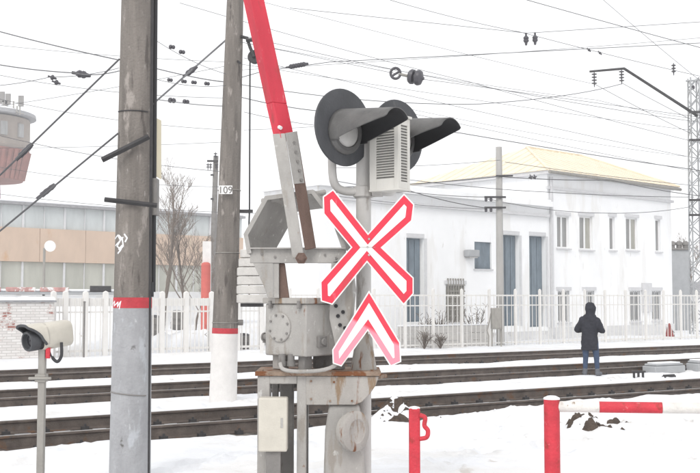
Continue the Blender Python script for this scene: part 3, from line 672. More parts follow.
# ================================================================ DETECTOR ON A POST (left foreground)
dc = 8.4
cp0 = P(42, 433, dc); cp0.z = .05
cm = thing('detector_post', 'beige hooded detector with black lens on a thin square post', 'detector', cp0)
f = MB(); a_ = P(41.5, 347, dc); f.box(V((a_.x, dc + .03, a_.z / 2 + .02)), (.055, .055, a_.z - .02)); po = f.build('post', M_galv, cm, bevel=.006)
f = MB(); c_ = P(41.5, 378, dc + .03); f.box(c_, (.085, .085, .06)); f.tube([c_ + V((-.09, -.045, 0)), c_ + V((.09, -.045, 0))], .012, 8); f.build('clamp', M_galv, po, bevel=.004)
ca = V((-.66, -.75, -.12)).normalized()                     # where it looks
cr_ = V((0, 0, 1)).cross(ca).normalized(); cu_ = ca.cross(cr_).normalized()
K = .84; cc = P(48.5, 335.5, dc + .1)
def ringrr(c, w_, h_, top=1.0, n=28, cut=0):
    out = []
    for k in range(n):
        a = 2 * math.pi * k / n; x = math.cos(a); y = math.sin(a); e = .55
        x = math.copysign(abs(x) ** e, x); y = math.copysign(abs(y) ** e, y); out.append(c + cr_ * (x * w_ * K) + cu_ * (y * h_ * K))
    return out
def loftrings(f, rings, capa=True, capb=True):
    n = len(rings[0]); al = [p for r in rings for p in r]
    fs = [(i * n + k, i * n + (k + 1) % n, (i + 1) * n + (k + 1) % n, (i + 1) * n + k) for i in range(len(rings) - 1) for k in range(n)]
    if capa: fs.append(list(range(n)))
    if capb: fs.append([(len(rings) - 1) * n + k for k in range(n)])
    f.add(al, fs)
f = MB(); loftrings(f, [ringrr(cc - ca * .17, .112, .118), ringrr(cc - ca * .16, .118, .125), ringrr(cc + ca * .08, .122, .128), ringrr(cc + ca * .10, .118, .122)])
hb = f.build('housing', M_cream, cm)
# sloping visor that runs past the lens on top
f = MB(); n1, n2 = 26, 8; vs = []
for i in range(n1 + 1):
    ph = rad(-112 + 224 * i / n1); c0 = abs(math.degrees(ph)); ln_ = .17 * (1 if c0 < 40 else max(.16, 1 - (c0 - 40) / 80))
    for j in range(n2 + 1):
        t_ = ln_ * j / n2; x = math.sin(ph); y = math.cos(ph); x = math.copysign(abs(x) ** .7, x); y = math.copysign(abs(y) ** .7, y)
        vs.append(cc + ca * (.06 + t_) + cr_ * (x * .128 * K) + cu_ * (y * .134 * K))
f.add(vs, [(i * (n2 + 1) + j, i * (n2 + 1) + j + 1, (i + 1) * (n2 + 1) + j + 1, (i + 1) * (n2 + 1) + j) for i in range(n1) for j in range(n2)])
vz = f.build('visor', [M_cream, M_matteblack], cm, fixn=False, ang=60); md = vz.modifiers.new('thick', 'SOLIDIFY'); md.thickness = .008; md.offset = -1; md.material_offset = 1; md.material_offset_rim = 1
edge = [vs[i * (n2 + 1) + n2] for i in range(n1 + 1)]
f = MB(); f.tube(edge, .011, 8); f.build('visor_rim', M_black, vz)
f = MB(); loftrings(f, [ringrr(cc + ca * .095, .112, .116), ringrr(cc + ca * .115, .11, .114)]); f.build('front_plate', M_matteblack, cm)
lc = cc - cu_ * .02
f = MB(); f.lathe(lc, ca, [(.11, .082), (.185, .082), (.20, .077), (.20, .062), (.17, .058)], 32); lb = f.build('lens_barrel', M_black, cm)
f = MB(); f.lathe(lc, ca, [(.165, .06), (.172, .04), (.176, 0)], 24); f.build('lens', M_lensglass, lb)
f = MB(); q = P(49, 349, dc + .02); f.tube(crom([q, q + V((.03, 0, -.07)), q + V((.07, 0, -.10)), q + V((.10, 0, -.05)), q + V((.09, .03, .05))]), .013, 8); f.build('cable_loop', M_cable, cm)
f = MB(); f.box(P(48.5, 353, dc + .02), (.035, .05, .085)); f.build('red_tag', M_post_red, cm, bevel=.004)
f = MB(); f.box(P(52, 353.5, dc + .03), (.025, .04, .08)); f.build('white_tag', M_signw, cm, bevel=.004)
f = MB(); f.box(V((a_.x, dc + .03, a_.z + .03)), (.10, .09, .05)); f.build('bracket', M_galv, cm, bevel=.004)

# ================================================================ GUARD RAIL (right foreground)
dg = 8.0
g0 = P(552, 433, dg); gb = V((g0.x, dg, .05))
gr = thing('guard_rail', 'low guard rail, red post with a white and red pipe', 'guard rail', gb)
zt_ = P(552, 399, dg).z
f = MB(); f.tube([V((gb.x, dg, 0)), V((gb.x, dg, zt_))], .060, 20); gp = f.build('post', M_post_red, gr)
f = MB(); f.lathe(V((gb.x, dg, zt_ - .002)), Z, [(0, .063), (.012, .060), (.026, .03), (.028, 0)], 20); f.build('snow_cap', M_snowcap, gp)
pa = P(558, 406.5, dg); pb = P(905, 411, 7.6)
def pipepart(t0, t1, m, r=.041):
    f = MB(); n = 14; f.tube([pa + (pb - pa) * (t0 + (t1 - t0) * i / n) for i in range(n + 1)], r, 16); return f.build('pipe_section', m, gr)
def tx(x): return (x - 558) / 347 * .98
pipepart(0, tx(602), M_post_white); pipepart(tx(602) + .0005, tx(668), M_post_red, .042); pipepart(tx(668) + .0005, tx(745), M_post_white); pipepart(tx(745) + .0005, tx(820), M_post_red, .042); pipepart(tx(820) + .0005, 1, M_post_white)
f = MB(); f.tube([V((pb.x, pb.y, 0)), V((pb.x, pb.y, pb.z + .06))], .06, 20); f.build('post', M_post_red, gr)
# short red stub post
r0 = P(417, 433, 8.3); rb = V((r0.x, 8.3, .05))
rp = thing('stub_post', 'short red square post with a bent hook beside the signal', 'post', rb)
zt2 = P(417, 408, 8.3).z
f = MB(); f.box(V((rb.x - .02, 8.3, zt2 / 2)), (.085, .085, zt2)); f.build('post', M_post_red, rp, bevel=.010)
f = MB(); q = V((rb.x, 8.26, zt2)); f.tube(crom([q + V((.02, 0, -.05)), q + V((.06, -.01, -.07)), q + V((.055, -.01, -.13)), q + V((.082, -.01, -.17)), q + V((.072, -.01, -.22)), q + V((.02, 0, -.235))]), .018, 10); f.build('hook', M_post_red, rp)
f = MB(); f.lathe(V((rb.x - .02, 8.3, zt2 - .004)), Z, [(0, .045), (.012, .04), (.02, 0)], 10); f.build('snow_cap', M_snowcap, rp)

# ================================================================ HEAPS OF DIRTY SNOW AND EARTH
def heap(px, py, rx, ry, hz, n, label, seed, ex_=1.0, eo=.0):
    c = G(px, py, .08); rg = random.Random(seed); t = thing('earth_heap', label, 'heap', c)
    f = MB(); n1, n2 = 40, 12; vs = []
    for j in range(n2 + 1):
        q = j / n2
        for i in range(n1):
            a = 2 * math.pi * i / n1; x, y = math.cos(a) * q, math.sin(a) * q
            h = hz * (math.cos(q * math.pi) * .5 + .5) * (1 + .9 * fn(x * 2.4, y * 2.4, seed, 1)) + .05 * fn(x * 7, y * 7, seed, 1) * (1 - q) - .06 * q
            vs.append(c + U * (x * rx) + N * (y * ry) + Z * h)
    f.add(vs, [(j * n1 + i, j * n1 + (i + 1) % n1, (j + 1) * n1 + (i + 1) % n1, (j + 1) * n1 + i) for j in range(n2) for i in range(n1)])
    f.build('snow_mound', M_snow, t, fixn=False)
    f = MB(); vs = []; n1, n2 = 56, 20
    def eh(x, y, q): return hz * (math.cos(q * math.pi) * .5 + .5) * (1 + .9 * fn(x * 2.4, y * 2.4, seed, 1)) - .06 * q + .16 * fn(x * 3.1 + 4, y * 3.1, seed + 5, 1) + .07 * fn(x * 9, y * 9, seed + 2, 1) + .10 * x * ex_ - eo
    for j in range(n2 + 1):
        q = j / n2
        for i in range(n1): a = 2 * math.pi * i / n1; x, y = math.cos(a) * q, math.sin(a) * q; vs.append(c + U * (x * rx) + N * (y * ry) + Z * eh(x, y, q))
    f.add(vs, [(j * n1 + i, j * n1 + (i + 1) % n1, (j + 1) * n1 + (i + 1) % n1, (j + 1) * n1 + i) for j in range(n2) for i in range(n1)])
    f.build('earth_mound', M_dirt, t, fixn=False, smooth=False)
    f = MB()
    for k in range(n):
        a = rg.random() * 6.28; q = rg.random() ** .7; x, y = math.cos(a) * q, math.sin(a) * q
        h = max(eh(x, y, q), hz * (math.cos(q * math.pi) * .5 + .5) * (1 + .9 * fn(x * 2.4, y * 2.4, seed, 1)) - .06 * q)
        s_ = .012 + .035 * rg.random() ** 3.0; p = c + U * (x * rx) + N * (y * ry) + Z * h
        ic = [V((rg.uniform(.6, 1.1), 0, 0)), V((-rg.uniform(.6, 1.1), 0, 0)), V((0, rg.uniform(.6, 1.1), 0)), V((0, -rg.uniform(.6, 1.1), 0)), V((0, 0, rg.uniform(.5, .9))), V((0, 0, -.6))]
        f.add([p + v_ * s_ for v_ in ic], [(0, 2, 4), (2, 1, 4), (1, 3, 4), (3, 0, 4), (2, 0, 5), (1, 2, 5), (3, 1, 5), (0, 3, 5)])
    o = f.build('earth_clods', M_dirt, t, smooth=False); o['kind'] = 'stuff'
heap(394, 423, .78, .55, .28, 90, 'brown earth and dirty snow heaped beside the red stub post', 3)
heap(588, 429, .70, .45, .17, 36, 'small patch of brown earth in the snow behind the guard rail', 8, .3, .012)

# ================================================================ PERSON
dpn = 25.2
pc = G(590, 375.5, .1); pr = thing('person', 'person in a dark hooded parka and blue jeans standing by the track', 'person', pc)
def capsule(f, p0, p1, r0, r1, n=10):
    p0, p1 = V(p0), V(p1); d = (p1 - p0); k = d.length; d.normalize()
    f.lathe(p0, d, [(-r0 * .95, r0 * .2), (-r0 * .6, r0 * .8), (0, r0), (k, r1), (k + r1 * .6, r1 * .8), (k + r1 * .95, r1 * .2)], n)
def ell(f, c, rx, ry, rz, n=14, m=9):
    vs = []; c = V(c)
    for j in range(m + 1):
        a = math.pi * j / m
        for i in range(n): b = 2 * math.pi * i / n; vs.append(c + V((rx * math.sin(a) * math.cos(b) + 1e-4 * math.cos(b), ry * math.sin(a) * math.sin(b) + 1e-4 * math.sin(b), rz * math.cos(a))))
    f.add(vs, [(j * n + i, (j + 1) * n + i, (j + 1) * n + (i + 1) % n, j * n + (i + 1) % n) for j in range(m) for i in range(n)] + [list(range(n)), [m * n + i for i in range(n)]])
def torso(f, rings):
    n = 18; al = []
    for (x, y, z, rx, ry) in rings:
        for k in range(n): a = 2 * math.pi * k / n; al.append(pc + V((x + rx * math.cos(a), y + ry * math.sin(a), z)))
    fs = [(i * n + k, i * n + (k + 1) % n, (i + 1) * n + (k + 1) % n, (i + 1) * n + k) for i in range(len(rings) - 1) for k in range(n)]
    fs += [list(range(n)), [(len(rings) - 1) * n + k for k in range(n)]]; f.add(al, fs)
def remesh(o, vox, it=4):
    md = o.modifiers.new('fuse', 'REMESH'); md.mode = 'VOXEL'; md.voxel_size = vox; md.use_smooth_shade = True
    sm = o.modifiers.new('soft', 'SMOOTH'); sm.factor = .5; sm.iterations = it
pw = lambda *q: pc + V(q)
hn = {-1: (-.17, .25, 1.02), 1: (.20, .24, 1.06)}
f = MB()   # the body: legs, trunk, arms, neck and head in one surface
for s_, fx in ((-1, -.11), (1, .17)):
    capsule(f, pw(s_ * .095, 0, .86), pw(fx * .85, .03, .48), .098, .072); capsule(f, pw(fx * .85, .03, .48), pw(fx, 0, .10), .070, .050)
torso(f, [(0, 0, .78, .16, .11), (0, 0, .9, .17, .12), (0, 0, 1.08, .15, .11), (.01, .01, 1.26, .15, .09), (.01, .02, 1.34, .10, .075), (.01, .03, 1.40, .07, .06)])
capsule(f, pw(.01, .03, 1.36), pw(.02, .05, 1.46), .055, .052); ell(f, pw(.02, .07, 1.555), .075, .092, .112)
capsule(f, pw(.02, .155, 1.555), pw(.02, .172, 1.53), .012, .014)
for e in (-1, 1): ell(f, pw(.02 + e * .078, .065, 1.55), .012, .02, .03, 8, 6)
for s_ in (-1, 1):
    capsule(f, pw(s_ * .155, .0, 1.27), pw(s_ * .275, -.01, 1.05), .045, .040); capsule(f, pw(s_ * .275, -.01, 1.05), pw(*hn[s_]), .040, .030)
bd = f.build('body', M_jeans, pr); remesh(bd, .014)
f = MB()   # bulky parka with hood
torso(f, [(.0, -.005, .58, .185, .135), (0, -.005, .62, .192, .14), (0, -.005, .85, .19, .14), (.0, 0, 1.02, .185, .135), (.0, 0, 1.2, .20, .14), (.005, .01, 1.30, .185, .13), (.01, .02, 1.38, .14, .12), (.01, .03, 1.42, .09, .09)])
for s_, ex_, ez in ((-1, -.275, 1.02), (1, .285, 1.00)):
    capsule(f, pw(s_ * .155, .0, 1.28), pw(ex_, -.01, ez + .03), .080, .074, 12); capsule(f, pw(ex_, -.01, ez + .03), pw(hn[s_][0] * 1.05, hn[s_][1] - .03, hn[s_][2]), .072, .054, 12)
ell(f, pw(.02, .045, 1.535), .128, .135, .15); capsule(f, pw(.015, .0, 1.40), pw(.02, .03, 1.50), .11, .11); capsule(f, pw(.02, .10, 1.46), pw(.03, .13, 1.60), .075, .085)
ck = f.build('parka', M_person_coat, pr); remesh(ck, .016, 3)
tx_ = bpy.data.textures.new('folds', 'CLOUDS'); tx_.noise_scale = .11; tx_.noise_depth = 2
md = ck.modifiers.new('folds', 'DISPLACE'); md.texture = tx_; md.strength = .045; md.mid_level = .5; md.texture_coords = 'LOCAL'
md = bd.modifiers.new('folds', 'DISPLACE'); md.texture = tx_; md.strength = .012; md.mid_level = .5; md.texture_coords = 'LOCAL'
pr.rotation_euler = (0, 0, -.35)
f = MB(); 
for z_ in (.62, .98): pass
for s_ in (-1, 1):
    f = MB(); h0 = pw(*hn[s_]); capsule(f, h0, h0 + V((-s_ * .02, .07, .01)), .034, .030)
    for k in range(4): b_ = h0 + V((-s_ * .02 + (k - 1.5) * .017, .085, .012)); capsule(f, b_, b_ + V((0, .035, .012)), .0085, .0080, 6); capsule(f, b_ + V((0, .035, .012)), b_ + V((-s_ * .010, .045 - .004 * k, .036)), .008, .007, 6)
    b_ = h0 + V((-s_ * .03, .03, .015)); capsule(f, b_, b_ + V((-s_ * .035, .04, .02)), .011, .009, 6)
    h_ = f.build('hand', M_skin, pr)
for s_, fx in ((-1, -.11), (1, .17)):
    f = MB(); capsule(f, pw(fx, -.05, .045), pw(fx + s_ * .05, .15, .04), .048, .046); capsule(f, pw(fx, 0, .14), pw(fx, -.01, .06), .056, .056); sh = f.build('shoe', M_shoe, pr); remesh(sh, .012, 2)
ph = MB(); ph.box(pw(.0, .34, 1.10), (.075, .012, .15)); one('mobile_phone', ph, M_matteblack, 'small dark phone held in front by the person', 'phone', bevel=.003)

# ================================================================ POINT MACHINE AND SMALL THINGS BY THE TRACKS
def pm(px, py, lx, ly, lz, label, m, lidm=None):
    c = G(px, py, .06); t = thing('point_machine', label, 'track machine', c)
    f = MB(); f.box(c + Z * (lz * .35), (lx, ly, lz * .7), (U, N, Z)); f.build('body', m, t, bevel=.02)
    f = MB(); f.box(c + Z * (lz * .80), (lx * .92, ly * .9, lz * .2), (U, N, Z)); l_ = f.build('lid', lidm or m, t, bevel=.03)
    f = MB(); f.tube([c + U * (lx * .5) + Z * lz * .3, c + U * (lx * .5 + .25) + Z * lz * .25], .04, 8); f.build('rod', M_darksteel, t)
    f = MB(); f.box(c + Z * (lz * .96), (lx * .8, ly * .7, .03), (U, N, Z)); f.build('snow_cap', M_snowcap, l_, bevel=.012)
pm(664, 373, 1.05, .42, .26, 'grey point machine box lying beside the middle track', M_grey)
pm(700, 371.5, .55, .4, .30, 'grey box by the track at the right edge', M_grey)
c = G(638.5, 378, .1); t = thing('track_bracket', 'small dark steel bracket standing in the snow right of the person', 'bracket', c)
for k in (-1, 0, 1):
    f = MB(); f.box(c + V((k * .10, 0, .06)), (.045, .05, .14)); f.build('leg', M_darksteel, t, bevel=.004)
f = MB(); f.box(c + V((0, 0, .145)), (.30, .10, .035)); f.build('top_bar', M_darksteel, t, bevel=.004)
c = G(669, 378, .1); t = thing('rail_offcut', 'short dark rail offcut lying in the snow near the point machine', 'rail piece', c)
f = MB(); f.box(c + Z * .03, (.36, .09, .05), (U, N, Z)); f.box(c + Z * .065, (.34, .05, .03), (U, N, Z)); f.build('bar', M_darksteel, t, bevel=.006)

# ================================================================ FENCES
SL, SR = 31.0, 29.5
pick = None
def fence(xs, s, ztop, label, postw, sp, pw_, rails, ppost=.0):
    """posts at the photo columns xs, pickets between them"""
    global pick
    pts = [alongfence(x, s) for x in xs]; base = V((pts[0].x, pts[0].y, .12))
    t = thing('picket_fence', label, 'fence', base, 'white railing fences'); a0 = U.dot(pts[0]); a1 = U.dot(pts[-1])
    for p in pts:
        f = MB(); f.box(V((p.x, p.y, (ztop + .16) / 2)), (postw, postw, ztop + .16), (U, N, Z)); f.lathe(V((p.x, p.y, ztop + .158)), Z, [(0, postw * .6), (.03, postw * .6), (.07, 0)], 4); f.build('post', M_fence, t)
    for z0, z1 in rails:
        for i in range(len(pts) - 1):
            f = MB(); c = (pts[i] + pts[i + 1]) / 2; ln_ = (pts[i + 1] - pts[i]).length - postw - .004
            f.box(V((c.x, c.y, (z0 + z1) / 2)) + N * .01, (ln_, .03, z1 - z0), (U, N, Z)); f.build('rail', M_fence, t)
    src = None
    for i in range(len(pts) - 1):
        ln_ = (pts[i + 1] - pts[i]).length; n = max(2, int(round(ln_ / sp)))
        for k in range(1, n):
            p = pts[i] + (pts[i + 1] - pts[i]) * (k / n)
            if src is None:
                f = MB(); f.box(V((p.x, p.y, (ztop + .12) / 2)) - N * .02, (pw_, .022, ztop - .10), (U, N, Z)); src = f.build('picket', M_fence, t); sp0 = p
            else: copyof(src, t, p - sp0)
    return t
fence([54, 66, 86, 106, 125, 144, 162.5, 186.5, 212, 238, 262], SL, 1.86, 'white picket fence left of the barrier with thick posts', .14, .15, .034, [(1.62, 1.86), (1.42, 1.47), (.25, .32)])
fence([262, 290, 318, 346, 374, 405, 433, 461.5, 489, 515, 539.5, 563, 584.5, 604.5, 625, 645, 663, 680, 696, 712], SR, 1.98, 'slender pale railing fence in front of the white building', .085, .21, .016, [(1.93, 1.98), (1.58, 1.62), (.22, .27)])
t0 = alongfence(85, 30.2); f = MB(); f.tube([t0, t0 + Z * 1.75], .03, 8); f.lathe(t0 + Z * 1.74, Z, [(0, .04), (.03, .04), (.04, 0)], 8)
one('thin_post', f, M_machdark, 'thin dark steel post before the white picket fence', 'post', org=t0)
# low wall of precast slabs behind the slender fence
wa, wb = alongfence(398, 29.95), alongfence(489, 29.95); lw = thing('slab_wall', 'low wall of stacked pale concrete slabs behind the slender fence', 'wall', wa)
for i in range(3):
    for k in range(3):
        p0 = wa + (wb - wa) * (i / 3); p1 = wa + (wb - wa) * ((i + 1) / 3); c = (p0 + p1) / 2
        f = MB(); f.box(V((c.x, c.y, .22 + k * .265)) + N * (.012 * ((i + k) % 2)), ((p1 - p0).length - .02, .1, .25), (U, N, Z)); f.build('slab', M_slab, lw, bevel=.01)
f = MB(); c = (wa + wb) / 2; f.box(V((c.x, c.y, .90)), ((wb - wa).length, .14, .05), (U, N, Z)); f.build('snow_cap', M_snowcap, lw, bevel=.02)

# ================================================================ WHITEWASHED BRICK WALL, FAR LEFT
def uvbox(f, o):
    me = o.data; uv = me.uv_layers.new(name='UVMap'); og = ORIG[o]
    for p in me.polygons:
        for li in p.loop_indices:
            q = me.vertices[me.loops[li].vertex_index].co + og; uv.data[li].uv = (q.dot(U) + q.dot(N), q.z)
wa, wb = alongfence(-80, 30.6), alongfence(53, 30.6); bw = thing('brick_wall', 'whitewashed brick wall with flaked red patches and snowy top', 'wall', wa)
f = MB(); c = (wa + wb) / 2; f.box(V((c.x, c.y, .87)), ((wb - wa).length, .4, 1.75), (U, N, Z)); o = f.build('brickwork', M_brick, bw, smooth=False); uvbox(f, o)
f = MB(); f.box(V((c.x, c.y, 1.775)), ((wb - wa).length + .1, .52, .06), (U, N, Z)); f.build('coping', M_rooffelt, bw, bevel=.01)
f = MB(); n = 40; prs = []
for i in range(n + 1):
    p = wa + (wb - wa) * (i / n); h = .10 + .05 * fn(i * .4, 0, 3, 1); prs.append([V((p.x, p.y, 1.806)) + N * x + Z * (h * q) for x, q in ((-.27, 0), (-.25, .6), (-.1, 1), (.1, 1), (.25, .6), (.27, 0))])
loftrings(f, prs); f.build('snow_cap', M_snowcap, bw)

# ================================================================ WHITE RAILWAY BUILDING
BD_ = V((.738, .674, 0)).normalized(); BN = V((BD_.y, -BD_.x, 0))         # along the facade, out of the facade
O0 = V((8.3, 44.0, 0))
def fac(x, y, O=O0, Dn=BD_):
    """photo pixel on the facade plane -> (metres along, height)"""
    p = P(x, y, 1.0); p = V((p.x, p.y, p.z - CH)); nn = V((Dn.y, -Dn.x, 0)); k = O.dot(nn) / V((p.x, p.y, 0)).dot(nn)
    h = V((p.x * k, p.y * k, 0)); return (h - O).dot(Dn), CH + p.z * k
def frect(x0, y0, x1, y1, O=O0, Dn=BD_):
    ym = (y0 + y1) / 2; xm = (x0 + x1) / 2
    return fac(x0, ym, O, Dn)[0], fac(x1, ym, O, Dn)[0], fac(xm, y1, O, Dn)[1], fac(xm, y0, O, Dn)[1]
def wallmesh(O, Dn, t0, t1, z0, z1, ops, th=.35):
    nn = V((Dn.y, -Dn.x, 0)); ts = sorted({t0, t1, *[q for o in ops for q in o[:2]]}); zs = sorted({z0, z1, *[q for o in ops for q in o[2:]]})
    f = MB(); solid = {}
    for i in range(len(ts) - 1):
        for j in range(len(zs) - 1):
            tm, zm_ = (ts[i] + ts[i + 1]) / 2, (zs[j] + zs[j + 1]) / 2
            solid[i, j] = not any(o[0] < tm < o[1] and o[2] < zm_ < o[3] for o in ops)
    pt = lambda t_, z_, b: O + Dn * t_ + Z * z_ - nn * b
    for (i, j), s_ in solid.items():
        if not s_: continue
        a, b, c, d = ts[i], ts[i + 1], zs[j], zs[j + 1]
        f.add([pt(a, c, 0), pt(b, c, 0), pt(b, d, 0), pt(a, d, 0)], [(0, 1, 2, 3)]); f.add([pt(a, c, th), pt(b, c, th), pt(b, d, th), pt(a, d, th)], [(3, 2, 1, 0)])
        for (di, dj, q) in ((-1, 0, ((a, c), (a, d))), (1, 0, ((b, c), (b, d))), (0, -1, ((a, c), (b, c))), (0, 1, ((a, d), (b, d)))):
            if not solid.get((i + di, j + dj), False): f.add([pt(*q[0], 0), pt(*q[1], 0), pt(*q[1], th), pt(*q[0], th)], [(0, 1, 2, 3)])
    return f
def fbox(f, O, Dn, t0, t1, z0, z1, b0, b1):
    """box on a facade: b is metres behind the face (negative = proud of it)"""
    nn = V((Dn.y, -Dn.x, 0)); f.box(O + Dn * ((t0 + t1) / 2) + Z * ((z0 + z1) / 2) - nn * ((b0 + b1) / 2), (t1 - t0, abs(b1 - b0), z1 - z0), (Dn, nn, Z)); return f
def window(par, O, Dn, r, mull=1, pm_=None, dep=.09, bars=0, trans=False):
    t0, t1, z0, z1 = r; fw = .055
    f = MB(); fbox(f, O, Dn, t0, t0 + fw, z0, z1, dep, dep + .07); fbox(f, O, Dn, t1 - fw, t1, z0, z1, dep, dep + .07); fbox(f, O, Dn, t0 + fw, t1 - fw, z0, z0 + fw, dep, dep + .07); fbox(f, O, Dn, t0 + fw, t1 - fw, z1 - fw, z1, dep, dep + .07)
    for k in range(mull):
        tm = t0 + (t1 - t0) * (k + 1) / (mull + 1); fbox(f, O, Dn, tm - .05, tm + .05, z0 + fw, z1 - fw, dep - .005, dep + .07)
    w_ = f.build('window', M_frame, par)
    for k in range(mull + 1):
        a = t0 + (t1 - t0) * k / (mull + 1) + .04; b = t0 + (t1 - t0) * (k + 1) / (mull + 1) - .04
        f = MB(); fbox(f, O, Dn, a, b, z0 + .04, z1 - .04, dep + .03, dep + .04); f.build('pane', pm_[k % len(pm_)] if pm_ else M_pane, w_)
    f = MB(); fbox(f, O, Dn, t0 - .08, t1 + .08, z0 - .07, z0 - .012, -.09, dep); f.build('sill', M_reveal, w_)
    f = MB(); fbox(f, O, Dn, t0 - .10, t1 + .10, z1 + .03, z1 + .17, -.05, .02); f.build('lintel', M_reveal, w_)
    for k in range(bars):
        tb = t0 + (t1 - t0) * (k + .5) / bars; f = MB(); fbox(f, O, Dn, tb - .012, tb + .012, z0, z1, -.02, .0); f.build('bar', M_grey, w_)
    return w_
TE = 9.77; HE = 7.06
hb_ = thing('white_building', 'two storey white building with cream hipped roof and blue grey doors', 'building', O0 + Z * .05)
up = [frect(*q) for q in ((557, 216, 569, 248), (579.5, 216.5, 592.5, 249.5), (609.5, 217, 615, 250), (626, 218, 637.5, 250), (655.5, 219.5, 660.5, 251.5))]
lo = [frect(*q) for q in ((558, 291, 569.5, 322), (583.5, 291, 594.5, 322), (630, 291, 640.5, 321), (652, 291, 661, 320))]
f = wallmesh(O0, BD_, 0, TE, 0, HE, up + lo); f.build('front_wall', M_white_wall, hb_, smooth=False)
for i, r in enumerate(up): window(hb_, O0, BD_, r, 1 if i in (0, 1, 3) else 0, [M_pane, M_panew] if i in (1, 3) else [M_pane, M_pane])
for i, r in enumerate(lo): window(hb_, O0, BD_, r, 1, [M_pane], bars=5)
WB = 7.74; BK = -BN
f = MB(); fbox(f, O0, BD_, .003, .35, 0, HE - .002, .352, WB); f.build('side_wall', M_white_wall, hb_, smooth=False)
f = MB(); fbox(f, O0, BD_, TE - .35, TE - .003, 0, HE - .002, .352, WB); f.build('side_wall', M_white_wall, hb_, smooth=False)
f = MB(); fbox(f, O0, BD_, .352, TE - .352, 0, HE - .004, WB - .35, WB); f.build('rear_wall', M_white_wall, hb_, smooth=False)
f = MB(); fbox(f, O0, BD_, -.12, TE + .12, HE - .62, HE - .5, -.10, .0); fbox(f, O0, BD_, -.25, TE + .25, HE, HE + .14, -.28, WB + .25); f.build('eaves', M_reveal, hb_)
f = MB(); fbox(f, O0, BD_, -15, -13, 0, .4, 1, 2)
f = MB(); fbox(f, O0, BD_, .0, TE + .02, 0, .62, -.06, -.002); f.build('plinth', M_plinth, hb_)
f = MB(); f.tube([O0 + BD_ * -.3 + BN * .36 + Z * (HE + .06), O0 + BD_ * (TE + .3) + BN * .36 + Z * (HE + .02)], .075, 8); f.build('gutter', M_galv, hb_)
# hipped roof
def bp(t_, b, z): return O0 + BD_ * t_ - BN * b + Z * z
e_ = .32; zr_ = HE + .145; ZR = 8.95
c4 = [bp(-e_, -e_, zr_), bp(TE + e_, -e_, zr_), bp(TE + e_, WB + e_, zr_), bp(-e_, WB + e_, zr_)]; rg0, rg1 = bp(3.6, WB / 2, ZR), bp(8.0, WB / 2, ZR)
f = MB(); f.add(c4 + [rg0, rg1], [(0, 1, 5, 4), (1, 2, 5), (2, 3, 4, 5), (3, 0, 4), (3, 2, 1, 0)]); rf = f.build('roof', M_roof, hb_, smooth=False)
def seam(p0, p1):
    f = MB(); f.tube([p0 + Z * .01, p1 + Z * .01], .022, 4); f.build('seam', M_roof, rf)
for k in range(1, 18):                               # standing seams on the front slope
    t_ = -e_ + (TE + 2 * e_) * k / 18
    q = min(1, (t_ + e_) / (3.6 + e_), (TE + e_ - t_) / (TE + e_ - 8.0)); seam(bp(t_, -e_, zr_), bp(t_, -e_ + (WB / 2 + e_) * q, zr_ + (ZR - zr_) * q))
for k in range(1, 14):                               # and on the hip end
    b_ = -e_ + (WB + 2 * e_) * k / 14; q = 1 - abs(b_ - WB / 2) / (WB / 2 + e_); seam(bp(-e_, b_, zr_), bp(-e_ + (3.6 + e_) * q, b_, zr_ + (ZR - zr_) * q))
f = MB(); f.tube([c4[0] + Z * .02, rg0 + Z * .03, rg1 + Z * .03, c4[1] + Z * .02], .06, 6); f.build('ridge_cap', M_roof, rf)
f = MB(); fbox(f, O0, BD_, .12, .22, .3, HE - .1, -.14, -.04); f.build('downpipe', M_reveal, hb_)
r = frect(641.5, 283, 650, 312); f = MB(); fbox(f, O0, BD_, r[0], r[1], r[2], r[3], -.12, -.003); f.build('wall_panel', M_grey if False else M_reveal, hb_, bevel=.01)
# garage wing to the left, same face
TW = fac(318, 300)[0]; HW = 5.66; WD = 3.0
d_ = [frect(*q) for q in ((406.5, 238, 424, 322), (503.5, 235, 519.5, 326), (529.5, 236, 546, 327))]
sq = frect(474.5, 242, 491.5, 269); gl = frect(446, 285, 464, 322)
wg = thing('garage_wing', 'lower white wing with tall blue grey doors behind the slender fence', 'building', bp(TW, 0, .05))
f = wallmesh(O0, BD_, TW, -.002, 0, HW, d_ + [sq, gl]); f.build('front_wall', M_white_wall, wg, smooth=False)
for r in d_:
    t0_, t1_, z0_, z1_ = r
    f = MB(); fbox(f, O0, BD_, t0_, t1_, z0_, z1_, .22, .28); dr = f.build('door', M_bluedoor, wg)
    for k in range(3):
        a = t0_ + (t1_ - t0_) * k / 3 + .02; b = t0_ + (t1_ - t0_) * (k + 1) / 3 - .02; f = MB(); fbox(f, O0, BD_, a, b, z0_ + .06, z1_ - .06, .195, .218); f.build('door_board', M_bluedoor, dr)
    f = MB(); fbox(f, O0, BD_, t0_, t1_, z1_ + .02, z1_ + .16, -.03, .1); f.build('lintel', M_reveal, dr)
    f = MB(); fbox(f, O0, BD_, t1_ + .01, t1_ + .13, z0_, z1_, -.03, -.002); f.build('jamb', M_reveal, dr)
f = MB(); fbox(f, O0, BD_, *sq, .08, .12); sp_ = f.build('blind_window', M_bluedoor, wg)
f = MB(); fbox(f, O0, BD_, sq[0] - .06, sq[1] + .06, sq[2] - .06, sq[2], -.05, .1); f.build('sill', M_reveal, sp_)
gw = window(wg, O0, BD_, gl, 1, [M_panew])
for k in range(7): tb = gl[0] + (gl[1] - gl[0]) * (k + .5) / 7; f = MB(); fbox(f, O0, BD_, tb - .022, tb + .022, gl[2] - .05, gl[3] + .25, -.06, -.02); f.build('bar', M_galv, gw)
